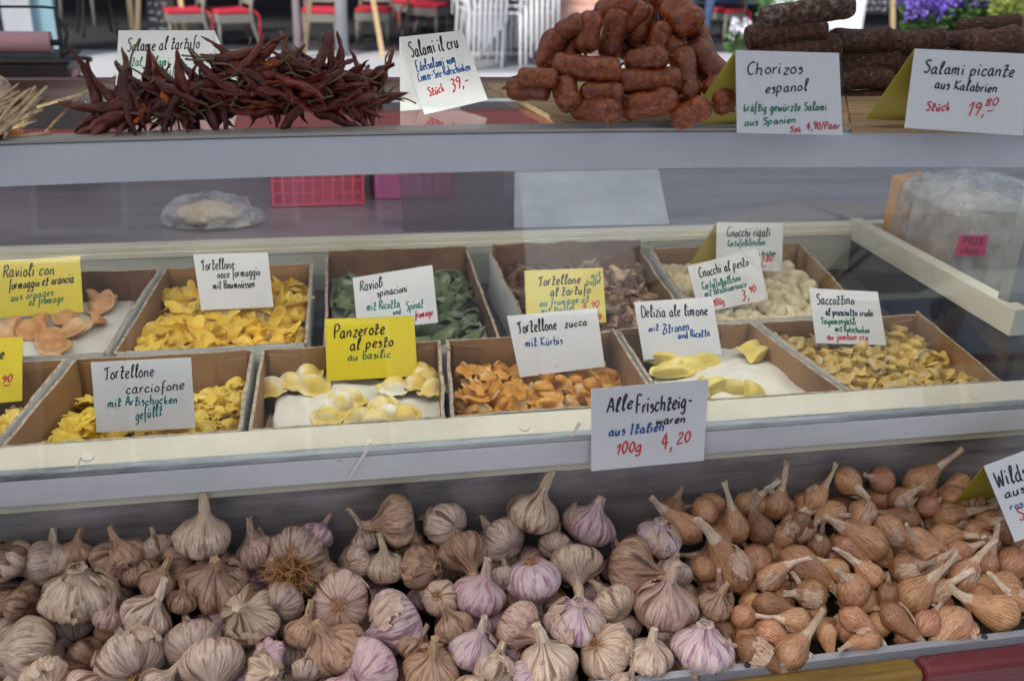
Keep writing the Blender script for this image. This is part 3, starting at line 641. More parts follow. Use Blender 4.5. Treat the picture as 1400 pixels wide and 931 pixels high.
# F1 frilled parcels
def under(k, dz, nm):
    q = Q[k]; e = .0045; parchment('paper_liner', [(q[0][0]+e, q[0][1]+e), (q[1][0]-e, q[1][1]+e), (q[2][0]-e, q[2][1]-e), (q[3][0]+e, q[3][1]-e)], FL_+dz-.001, 'floury paper sheet under the pasta of the '+nm, 'paper sheet', .0012, 40, 20, mFlour if k[0] == 'F' else mPaper)
def fl(q, label, z=FL_):
    o = parchment('flour_layer', [(q[0][0]+.006, q[0][1]+.006), (q[1][0]-.006, q[1][1]+.006), (q[2][0]-.006, q[2][1]-.006), (q[3][0]+.006, q[3][1]-.006)], z, label, 'flour', .0012, 60, 30, mFlour)
for k, nm in (('F0', 'left most tray'), ('F1', 'carciofone tray'), ('F2', 'panzerote tray'), ('F3', 'zucca tray')): fl(Q[k], 'thin layer of flour on the bottom of the '+nm)
frl = [me_('frilled_parcel', disc(.0145, .0115, .76, .0016, 12, .06, 5, .8, .05*i-.05, seed=i, amp=.0014), mFrill) for i in range(5)]
frl += [me_('frilled_parcel', pouch(.011, 1.25, .55, 7, .3, .15, seed=40+i, squash=(1.2, .9, .9)), mFrill) for i in range(3)]
under('F1', .007, 'carciofone tray'); hp = Heap(Q['F1'], FL_+.009, .007)
scatter('frilled_parcel', frl, hp, 130, .0112, .009, 'small floury yellow frilled pasta parcel in the heap around the carciofone sign', 'pasta', 'frilled parcels in the carciofone tray', .45, .35, (.78, .98))
hp = Heap(Q['F0'], FL_, .009)
scatter('frilled_parcel', frl, hp, 26, .0135, .010, 'yellow pasta parcel in the cut off tray at the left edge', 'pasta', 'parcels in the left edge tray', .45, .35)
# F2 panzerotti on paper
pq = [tuple(Pz(*p, 1.108).xy) for p in ((372, 592), (606, 575), (600, 528), (382, 517))]
parchment('paper_liner', pq, 1.104, 'crumpled white paper sheet under the panzerotti', amp=.007, sc=26, n=44)
pz_ = [me_('panzerotto', disc(.0160, .0105, .74, .0010, 9, 0, 2.2, .92, .03*i, seed=i, amp=.0012), mPanz) for i in range(4)]
n_ = 0
PZ = [(428, 527), (398, 524), (466, 553), (447, 571), (492, 572), (522, 558), (530, 568), (539, 529), (569, 526), (586, 520), (512, 577), (553, 570), (371, 530), (592, 532), (478, 545), (575, 510), (420, 512)]
for i, (x, y) in enumerate(PZ):
    p = Pz(x, y, 1.119+(.004 if y > 550 else 0)); o = put('panzerotto', pz_[i % 4]); rd = random.Random(i)
    o.matrix_world = aim(V3((rd.gauss(0, .12), rd.gauss(-.12, .12), 1)).normalized(), rd.uniform(0, 6), p, 1.12)
    tag(o, 'domed yellow panzerotto dusted with flour, on the white paper, %s from the left' % ORD[sorted(q[0] for q in PZ).index(x)+1], 'pasta', 'panzerotti on white paper')
# F3 pumpkin
zuc = [me_('pumpkin_tortello', pouch(.0110, .98, .48, 5, .25, .18, seed=60+i, squash=(1.25, .9, .9)), mZucc) for i in range(5)]+[me_('pumpkin_tortello', disc(.0145, .011, .74, .002, 9, .05, 3, .75, .2, seed=70+i, amp=.002), mZucc) for i in range(3)]
under('F3', .007, 'zucca tray'); hp = Heap(Q['F3'], FL_+.009, .007, ymin=.885)
scatter('pumpkin_tortello', zuc, hp, 84, .0115, .0095, 'small orange pumpkin tortello with a ruffled edge, in the zucca tray', 'pasta', 'pumpkin tortelli in the zucca tray', .55, .35)
# F4 lemon parcels on paper
pq = [tuple(Pz(*p, 1.112).xy) for p in ((880, 585), (1122, 552), (1058, 474), (898, 494))]
parchment('paper_liner', pq, 1.112, 'creased white paper sheet under the lemon parcels', amp=.006, sc=20, n=40, dome=.008)
lim = [me_('lemon_parcel', disc(.023, .012, .82, .001, 5, 0, 2.1, .74, .06+.04*i, half=True, seed=80+i, amp=.002), mLimo) for i in range(3)]
LM = [(908, 497), (940, 500), (925, 505), (1003, 528), (978, 533), (955, 530), (1040, 489), (1025, 476), (918, 513), (966, 499), (1022, 538)]
for i, (x, y) in enumerate(LM):
    p = Pz(x, y, 1.126); o = put('lemon_parcel', lim[i % 3]); rd = random.Random(i+50)
    o.matrix_world = aim(V3((rd.gauss(0, .2), rd.gauss(-.25, .2), 1)).normalized(), rd.uniform(-.6, .6)+(pi if i % 2 else 0), p, 1.05)
    tag(o, 'smooth pale yellow lemon parcel on creased white paper, %s from the left' % ORD[sorted(q[0] for q in LM).index(x)+1], 'pasta', 'lemon parcels in the limone tray')
# F5 saccottini
sac = [me_('saccottino', pouch(.0104, .82, .36, 3+i % 3, .22, .16, seed=90+i, squash=(1.05, .95, .9)), mSacc) for i in range(8)]
under('F5', .016, 'right end tray'); hp = Heap(Q['F5'], FL_+.018, .006)
scatter('saccottino', sac, hp, 230, .0098, .010, 'little yellow pasta pouch with a pinched top in the heap behind the Saccottino sign', 'pasta', 'saccottini in the right end tray', .9, .35)
# B1 orange discs on paper
pq = [tuple(Pz(*p, 1.112).xy) for p in ((-60, 500), (150, 478), (192, 392), (30, 385))]
parchment('paper_liner', pq, 1.106, 'flat white paper sheet under the orange discs', amp=.002, sc=12, n=24)
ora = [me_('orange_raviolo', disc(.0185, .0085, .74, .0008, 8, 0, 2.1, .85, .03*i, half=(i % 2 == 0), seed=110+i, amp=.001), mOran) for i in range(4)]
OR = [(20, 448), (42, 450), (60, 440), (90, 434), (127, 437), (66, 461), (95, 458), (75, 474), (123, 403), (140, 410), (151, 405), (137, 419), (5, 452), (105, 446)]
for i, (x, y) in enumerate(OR):
    p = Pz(x, y, 1.117); o = put('orange_raviolo', ora[i % 4]); rd = random.Random(i+150)
    o.matrix_world = aim(V3((rd.gauss(0, .15), rd.gauss(-.15, .15), 1)).normalized(), rd.uniform(0, 6), p, 1.0)
    tag(o, 'flat orange raviolo with a domed middle on white paper, %s from the left' % ORD[sorted(q[0] for q in OR).index(x)+1], 'pasta', 'orange ravioli on paper')
# B2 tortelloni
tor = [me_('tortellone', pouch(.0150, 1.0, .55, 3, .32, .24, seed=130+i, squash=(1.25, .85, .8)), mFresh) for i in range(5)]+[me_('tortellone', disc(.019, .0135, .74, .003, 5, 0, 3.4, .85, .22, seed=140+i, amp=.0035), mFresh) for i in range(4)]
under('B2', .018, 'noce tray'); hp = Heap(Q['B2'], FL_+.020, .007)
scatter('tortellone', tor, hp, 195, .013, .0095, 'crumpled yellow tortellone in the heap around the noce formaggio sign', 'pasta', 'yellow tortelloni in the noce tray', .5, .35, (.72, .92))
# B3 spinach
spi = [me_('spinach_raviolo', disc(.0195, .0105, .80, .0012, 6, 0, 2.0, .64, .08+.05*i, half=(i % 2 == 0), seed=160+i, amp=.0025), mSpin) for i in range(6)]
under('B3', .024, 'spinach tray'); hp = Heap(Q['B3'], FL_+.026, .008)
scatter('spinach_raviolo', spi, hp, 160, .0135, .008, 'floury dark green leaf shaped raviolo in the heap around the spinacioni sign', 'pasta', 'green spinach ravioli', .75, .35, (.75, .95))
# B4 truffle
tru = [me_('truffle_tortellone', pouch(.0115, 1.12, .6, 4, .3, .32, seed=180+i, squash=(1.3, .9, .8)), mTruf) for i in range(6)]
under('B4', .020, 'truffle tray'); hp = Heap(Q['B4'], FL_+.022, .008)
scatter('truffle_tortellone', tru, hp, 135, .013, .009, 'wrinkled brown and white truffle tortellone in the dark stained tray', 'pasta', 'truffle tortelloni in the stained tray', .6, .35)
# B5 gnocchi
gno = [me_('gnocco', gnocco(.0086, i), mGnoc) for i in range(5)]
under('B5', .020, 'gnocchi tray'); hp = Heap(Q['B5'], FL_+.022, .007)
scatter('gnocco', gno, hp, 240, .0092, .0105, 'plump pale potato gnocco in the heap around the gnocchi signs', 'pasta', 'gnocchi in the back right tray', 1.2, .3, lift=.6)
# dark shreds behind the orange ravioli tray, small glass pepper mill-like knob is left out
# ================================================================== GARLIC AND SHALLOTS
mGar = M('garlic_skin', [(.13, .06, .035), (.36, .25, .19), (.58, .48, .41), (.27, .16, .13), (.72, .64, .58)], .42, 6.5, .5, 8, radial=.22, objcol=True, rnd=.08, speck=((.15, .085, .05), 2.6, .56), lo=.28, hi=.72, sss=.06)
mGarP = M('purple_garlic_skin', [(.20, .07, .14), (.50, .40, .38), (.62, .53, .53), (.30, .12, .22), (.60, .50, .50)], .5, 6, .5, 8, radial=.22, objcol=True, rnd=.08, lo=.28, hi=.72, sss=.06, speck=((.2, .12, .09), 2.3, .62))
mStem = M('dry_stem', [(.34, .24, .16), (.52, .42, .32), (.64, .55, .45)], .75, 5, .4, 12, stretch=(1, 1, .15), objcol=True)
mRoot = M('dry_roots', [(.30, .14, .05), (.46, .23, .08), (.58, .34, .15)], .8, 5, rnd=.15)
mFlake = M('papery_skin', [(.20, .11, .075), (.38, .27, .20), (.50, .40, .33), (.56, .47, .41)], .6, 6.5, .4, 9, radial=.3, objcol=True, lo=.3, hi=.7)
mShal = M('shallot_skin', [(.13, .05, .022), (.34, .165, .075), (.50, .30, .17), (.25, .11, .05), (.60, .47, .36)], .28, 6, .4, 7, radial=.25, objcol=True, rnd=.14, lo=.28, hi=.72, sss=.04)
def garlic_body(seed, stem, lobes=9, lob=.06, open_=0):
    rnd = random.Random(seed); ph = rnd.random()*6; sq = rnd.uniform(.88, 1.05); bx, by = rnd.uniform(-.25, .25), rnd.uniform(-.25, .25)
    top = [(.40, .66), (.25, .84), (.185, 1.02)]+([(.15, 1.15+stem*.4), (.125, 1.1+stem*.8), (.15, 1.1+stem), (.10, 1.1+stem), (.01, 1.06+stem)] if not open_ else [(.30, .92), (.26, .98), (.16, .82), (.01, .72)])
    P = prof([(.01, -.60), (.24, -.64), (.34, -.66), (.60, -.60), (.86, -.40), (1.0, -.08), (.98, .18), (.80, .42), (.60, .54)]+top, 3)
    def fn(t, a, r, z):
        w = max(0, 1-((z-.02)/.66)**2) if abs(z) < .66 else 0
        k = abs(cos(lobes*(a+.25*sin(a*2+ph))/2+ph))
        rr = r*(1+lob*2.2*w*(k-.66)+.05*w*sin(2*a+ph)+(.035*w*sin(3*a+ph*2)))
        if z > .95: rr *= 1+.16*sin(5*a+z*4+ph)
        return rr, z*(1 if z > 0 else sq)
    mb = MB(); mb.lathe(P, 54, 0, fn); v = []
    for p in mb.v:
        k = max(0, p.z-.75); v.append(V3((p.x+bx*k*k*1.1, p.y+by*k*k*1.1, p.z)))
    v = wobble(v, .055, 1.5, seed)
    mi = []
    for q in mb.f: mi.append(1 if sum(v[i].z for i in q)/len(q) > .98 else 0)
    return mesh('garlic_bulb', v, mb.f, [mGar, mStem], mi)
def root_tuft(seed, n=30, L=.55, z0=-.62):
    rnd = random.Random(seed); mb = MB()
    for i in range(n):
        a = rnd.uniform(0, 6.28); r = rnd.uniform(.02, .22); p = V3((r*cos(a), r*sin(a), z0)); d = V3((cos(a)*rnd.uniform(.2, 1.1), sin(a)*rnd.uniform(.2, 1.1), -rnd.uniform(.3, .9))).normalized(); pts = [p]
        for k in range(6):
            d = (d+V3((rnd.gauss(0, .45), rnd.gauss(0, .45), rnd.gauss(.02, .35)))).normalized(); p = p+d*L/6*rnd.uniform(.7, 1.2); pts.append(p)
        mb.tube(pts, [.018]*5+[.013, .006], 4)
    return mb.mesh('root_tuft', mRoot, True)
def flake(seed, z0, z1, a0, a1, off=.05, prof_=None, curl=.25):
    rnd = random.Random(seed); n, m = 26, 22; v = []
    pr = prof_ or (lambda z: math.sqrt(max(.05, 1-(z/.78)**2)))
    for i in range(n+1):
        for j in range(m+1):
            u, w = i/n, j/m; z = z0+(z1-z0)*w; a = a0+(a1-a0)*u; e = max(0, 1-5*min(u, 1-u, w, 1-w+.1))
            j_ = noise.noise(V3((u*7, w*7, seed)))
            r = pr(z)+off+curl*max(0, w-.62)**1.3+.05*j_+.06*e*noise.noise(V3((u*3, w*3, seed+9)))
            a += .12*e*noise.noise(V3((w*9, seed, u))); z += .14*e*noise.noise(V3((u*9, seed, 4)))
            v.append(V3((r*cos(a), r*sin(a), z)))
    keep = lambda u, w: min(u, 1-u, w, 1-w)*3.2+.75*noise.noise(V3((u*4.5, w*3, seed*2.3)))+.25*noise.noise(V3((u*14, w*8, seed))) > .12
    f = [(i*(m+1)+j, (i+1)*(m+1)+j, (i+1)*(m+1)+j+1, i*(m+1)+j+1) for i in range(n) for j in range(m) if keep((i+.5)/n, (j+.5)/m)]
    us = sorted({k for q in f for k in q}); ix = {k: t for t, k in enumerate(us)}; v = [v[k] for k in us]; f = [tuple(ix[k] for k in q) for q in f]
    return mesh('skin_flake', v, f, mFlake)
GB = {k: [garlic_body(10*i+s, L, lo, lb, op) for s in range(n)] for i, (k, L, lo, lb, op, n) in enumerate((('smooth', .55, 11, .025, 0, 4), ('lobed', .45, 8, .06, 0, 5), ('long', 1.15, 9, .03, 0, 3), ('short', .12, 9, .05, 0, 5), ('lumpy', .2, 6, .13, 0, 4), ('open', 0, 8, .09, 1, 3)))}
GP = {}
def purple(m):
    c = m.copy(); c.materials[0] = mGarP; return c
RT = {'big': [root_tuft(i, 150, .95) for i in range(2)], 'small': [root_tuft(10+i, 26, .36) for i in range(4)]}
FK = [flake(i, -.35+.1*(i % 3), .62+.12*(i % 2), 0, 1.0+.35*(i % 4), .05+.02*(i % 2)) for i in range(7)]
TINT = {'white': (1.25, 1.24, 1.2, 1), 'cream': (1.12, 1.08, .98, 1), 'pink': (1.0, .88, .90, 1), 'purple': (1.05, 1.0, 1.05, 1), 'brown': (.84, .68, .55, 1), 'grey': (1.0, .97, .95, 1), 'dark': (.45, .36, .30, 1)}
def heapz(Y): return 1.062-.45*(.81-Y)
def heap_pt(x, y, dz=0):
    r = ray(x, y); # z = 1.062-.45*.81+.45 Y + dz
    k = (1.062-.45*.81+dz-EYE.z)/(r.z-.45*r.y); return EYE+r*k
def add_garlic(px, py, w, kind, tint, d, roots=None, flakes=1, i=0, dz=-.006):
    p = heap_pt(px, py, dz); r = w/2/F*zd(p)*.97
    if p.y+r*.9 > .808:
        q = ray(px, py); p = EYE+q*((.808-r*.9)/q.y); r = w/2/F*zd(p)*.97
    rnd = random.Random(i*7+3)
    bm_ = GB[kind][i % len(GB[kind])]
    if tint == 'purple' or (tint == 'pink' and i % 2): bm_ = GP.setdefault(bm_.name, None) or GP.__setitem__(bm_.name, purple(bm_)) or GP[bm_.name]
    o = put('garlic_bulb', bm_); c = TINT[tint]; k = rnd.uniform(.93, 1.07); o.color = (c[0]*k, c[1]*k, c[2]*k, 1)
    o.matrix_world = aim(cdir(*d), rnd.uniform(0, 6.28), p, r)
    if roots: put('root_tuft', RT[roots][i % len(RT[roots])], o)
    for k in range(flakes):
        f = put('skin_flake', FK[(i+k*3) % len(FK)], o); f.rotation_euler = (0, 0, rnd.uniform(0, 6.28)); f.color = [min(1.2, q*1.12) for q in c[:3]]+[1]
    return o
G = [ # px, py, width, kind, tint, stem direction (right, up, towards viewer), roots, flakes
 (278, 734, 82, 'smooth', 'cream', (.08, 1, .15), None, 0), (173, 759, 60, 'lobed', 'brown', (-.5, .85, .2), None, 1), (104, 756, 48, 'lobed', 'brown', (.15, 1, .1), None, 1), (216, 749, 48, 'smooth', 'grey', (-.4, .7, -.5), None, 0),
 (60, 770, 66, 'long', 'grey', (-1, -.25, .3), None, 1), (109, 815, 100, 'open', 'cream', (.05, .9, .35), None, 2), (200, 843, 72, 'smooth', 'white', (.55, .8, .1), None, 0), (216, 797, 56, 'lobed', 'brown', (.4, .8, .2), None, 1),
 (294, 797, 88, 'lumpy', 'brown', (.2, .7, .6), None, 3), (341, 842, 82, 'lumpy', 'cream', (-.1, .5, .85), None, 1), (40, 888, 94, 'smooth', 'cream', (-.95, .05, .35), None, 0), (180, 902, 100, 'short', 'grey', (-.5, .55, -.6), 'small', 1),
 (262, 879, 76, 'smooth', 'grey', (-.35, .5, -.75), 'small', 0), (291, 907, 92, 'long', 'grey', (.2, -.75, .6), None, 0), (352, 756, 66, 'lobed', 'pink', (-.35, .9, -.1), None, 1), (406, 772, 98, 'short', 'grey', (0, .05, -1), 'big', 1),
 (465, 824, 86, 'short', 'pink', (-.1, -.1, -1), 'small', 1), (434, 732, 46, 'lobed', 'pink', (.3, .6, -.5), None, 0), (543, 711, 78, 'lumpy', 'brown', (-.95, -.15, .2), None, 0), (609, 716, 66, 'smooth', 'white', (-.7, .1, -.6), None, 1),
 (489, 767, 48, 'smooth', 'cream', (.7, .1, -.5), None, 0), (501, 738, 46, 'long', 'grey', (-.35, .9, 0), None, 0), (527, 775, 58, 'smooth', 'cream', (-.05, 1, .2), None, 1), (576, 776, 66, 'open', 'brown', (.7, .1, .6), None, 3),
 (602, 818, 52, 'lobed', 'cream', (.2, -.4, -.8), 'small', 0), (635, 755, 74, 'lumpy', 'brown', (.3, -.6, .5), None, 2), (687, 738, 68, 'smooth', 'grey', (-.6, .35, -.6), None, 0), (655, 815, 74, 'lobed', 'pink', (.3, .95, .2), None, 1),
 (543, 850, 90, 'lobed', 'purple', (-.8, -.35, .3), None, 2), (459, 888, 84, 'lumpy', 'brown', (-.35, .7, .35), None, 1), (415, 866, 56, 'smooth', 'brown', (.2, .9, -.1), None, 1), (506, 914, 86, 'smooth', 'pink', (.5, .2, -.8), None, 0),
 (621, 857, 60, 'lobed', 'brown', (-.4, .8, -.2), None, 0), (646, 887, 70, 'lobed', 'purple', (.35, .85, .35), None, 1), (708, 856, 72, 'lobed', 'pink', (.75, -.35, .4), None, 1), (729, 793, 82, 'smooth', 'purple', (.15, -.9, -.1), 'small', 0),
 (730, 702, 76, 'long', 'cream', (.35, .95, .1), None, 0), (805, 718, 74, 'short', 'pink', (.35, .85, .1), 'small', 1), (787, 771, 74, 'long', 'cream', (.05, -.75, .65), None, 1), (864, 777, 86, 'lumpy', 'brown', (.9, -.1, .35), None, 1),
 (899, 737, 64, 'open', 'purple', (.1, .85, .4), None, 3), (920, 784, 54, 'short', 'grey', (.2, .8, -.5), 'small', 1), (910, 828, 88, 'lobed', 'pink', (.1, .95, .3), None, 2), (838, 826, 64, 'smooth', 'cream', (-.5, .5, -.6), None, 0),
 (787, 851, 80, 'open', 'purple', (.1, .85, .45), None, 3), (750, 908, 84, 'smooth', 'white', (-.2, .95, .3), None, 0), (829, 891, 80, 'short', 'cream', (.6, -.5, -.45), 'small', 1), (888, 898, 66, 'lobed', 'white', (.05, .9, .35), None, 1),
 (960, 887, 84, 'open', 'purple', (.05, .9, .3), None, 2), (977, 828, 50, 'lobed', 'brown', (.3, .8, .3), 'small', 1), (590, 917, 80, 'lobed', 'brown', (.1, .8, .5), None, 2), (676, 918, 66, 'smooth', 'grey', (.2, .6, -.4), None, 1),
 (22, 828, 46, 'smooth', 'brown', (-.8, .2, .2), None, 0), (8, 765, 60, 'lumpy', 'dark', (-.4, .6, .3), None, 1), (147, 846, 46, 'lobed', 'pink', (.3, .9, -.2), 'small', 0), (62, 928, 66, 'short', 'cream', (.5, -.2, .6), None, 2),
 (388, 822, 60, 'smooth', 'grey', (.2, .3, -.8), None, 0), (368, 893, 44, 'lumpy', 'pink', (-.2, .4, .7), None, 0), (362, 920, 56, 'lumpy', 'cream', (.5, .2, .6), None, 1), (248, 822, 44, 'lobed', 'brown', (.2, .9, .1), None, 1),
 (450, 788, 46, 'smooth', 'brown', (.6, .2, -.6), None, 0), (560, 742, 42, 'lobed', 'brown', (.1, .3, -.8), None, 0), (690, 790, 44, 'lobed', 'grey', (0, .6, -.6), None, 0), (760, 745, 46, 'smooth', 'grey', (.1, .5, -.6), None, 0), (420, 915, 44, 'lobed', 'grey', (0, .6, -.4), None, 0), (720, 925, 50, 'lobed', 'purple', (.5, .5, .3), None, 1), (560, 885, 50, 'lobed', 'brown', (.5, .5, -.3), None, 0), (215, 938, 60, 'smooth', 'grey', (.5, .5, -.3), None, 0), (120, 945, 70, 'lobed', 'pink', (.5, .5, -.3), None, 0), (470, 946, 60, 'lobed', 'pink', (.2, .7, -.3), None, 0), (650, 950, 70, 'smooth', 'cream', (.3, .5, -.3), None, 0), (855, 938, 50, 'lobed', 'grey', (.3, .5, -.3), None, 0),
]
TN = {'white': 'clean white', 'cream': 'cream', 'pink': 'pinkish', 'purple': 'purple striped', 'brown': 'brown skinned', 'grey': 'greyish', 'dark': 'dark brown'}
KN = {'smooth': 'smooth round', 'lobed': 'ribbed', 'long': 'long stemmed', 'short': 'squat', 'lumpy': 'lumpy', 'open': 'split open'}
def band(y): return 'back row against the steel' if y < 760 else ('middle of the heap' if y < 860 else 'front of the heap')
for i, (px, py, w, k, t, d, rt, fk) in enumerate(G):
    o = add_garlic(px, py, w, k, t, d, rt, fk, i)
    peers = sorted(g[0] for g in G if band(g[1]) == band(py) and g[3] == k and g[4] == t)
    lab = '%s %s garlic bulb%s, %s' % (TN[t], KN[k], ' with a root tuft' if rt else '', band(py))
    if len(peers) > 1: lab = '%s %s garlic bulb%s, %s from left in the %s' % (TN[t], KN[k], ' with roots' if rt else '', ORD[peers.index(px)+1], band(py))
    tag(o, lab, 'garlic', 'garlic bulbs heaped in the bin')
rnd = random.Random(5); k = 0
for y in range(772, 950, 42):      # bulbs underneath, glimpsed through the gaps
    for x in range(-30, 980, 58):
        k += 1; o = add_garlic(x+rnd.uniform(-14, 14)+(29 if (y//42) % 2 else 0), y+rnd.uniform(-8, 8), 62, rnd.choice(['smooth', 'lobed', 'lumpy', 'short']), rnd.choice(['grey', 'brown', 'pink', 'cream']), (rnd.gauss(0, 1), rnd.gauss(0, 1), -.4), None, 0, k+200, dz=-.036)
        tag(o, 'garlic bulb mostly buried under the others in the heap', 'garlic', 'buried garlic bulbs')
# ---- shallots
def shallot_body(seed, L, neck=1.0):
    rnd = random.Random(seed); ph = rnd.random()*6; bx, by = rnd.uniform(-.35, .35), rnd.uniform(-.35, .35)
    P = prof([(.01, -.86), (.14, -.90), (.30, -.84), (.66, -.62), (.94, -.22), (1.0, .06), (.90, .42), (.66, .82*L**.5), (.42, 1.14*L), (.27, 1.42*L), (.20, 1.42*L+.35*neck), (.17, 1.42*L+.7*neck), (.19, 1.42*L+neck), (.10, 1.42*L+neck*1.02), (.01, 1.42*L+neck*.98)], 3)
    def fn(t, a, r, z):
        k = max(0, z-1.1*L); return r*(1+.05*sin(2*a+ph)+.03*sin(5*a+ph)+(.22*min(1, k)*sin(2*a+z*2.5+ph))+(.1*min(1, k)*sin(7*a))), z
    mb = MB(); mb.lathe(P, 36, 0, fn); v = []
    for p in mb.v:
        k = max(0, p.z-.7); v.append(V3((p.x+bx*k*k*.5, p.y+by*k*k*.5, p.z)))
    v = wobble(v, .05, 1.6, seed); mi = [1 if sum(v[i].z for i in q)/len(q) > 1.28*L+.25*noise.noise(v[q[0]]*4) else 0 for q in mb.f]
    return mesh('shallot', v, mb.f, [mShal, mStem], mi)
SB = {'round': [shallot_body(i, .8, .7) for i in range(4)], 'necked': [shallot_body(10+i, 1.0, 1.5) for i in range(5)], 'slim': [shallot_body(20+i, 1.35, 1.0) for i in range(4)]}
SR = [root_tuft(40+i, 14, .30, -.86) for i in range(3)]
spf = lambda z: math.sqrt(max(.06, 1-(z/1.35)**2))
SF = [flake(60+i, -.4+.25*(i % 3), 1.0+.2*(i % 2), 0, 1.1+.4*(i % 3), .04, spf, .35) for i in range(5)]
ST = {'copper': (1.05, 1.0, .95, 1), 'pale': (1.25, 1.25, 1.25, 1), 'pink': (1.05, .92, .98, 1), 'dark': (.68, .60, .56, 1)}
def add_shallot(px, py, w, kind, tint, d, fk=0, i=0, dz=-.004):
    p = heap_pt(px, py, dz); r = w/2/F*zd(p)*.97
    if p.y+r*.9 > .808:
        q = ray(px, py); p = EYE+q*((.808-r*.9)/q.y); r = w/2/F*zd(p)
    rd = random.Random(i*11+1); o = put('shallot', SB[kind][i % len(SB[kind])]); c = ST[tint]; k = rd.uniform(.85, 1.12); o.color = (c[0]*k, c[1]*k*rd.uniform(.96, 1.03), c[2]*k, 1)
    o.matrix_world = aim(cdir(*d), rd.uniform(0, 6.28), p, (r*.9, r*.9, r*1.05)); put('root_tuft', SR[i % 3], o)
    for k in range(fk):
        f = put('skin_flake', SF[(i+k*2) % 5], o); f.rotation_euler = (0, 0, rd.uniform(0, 6.28)); f.color = (1.08, .98, .88, 1)
    return o
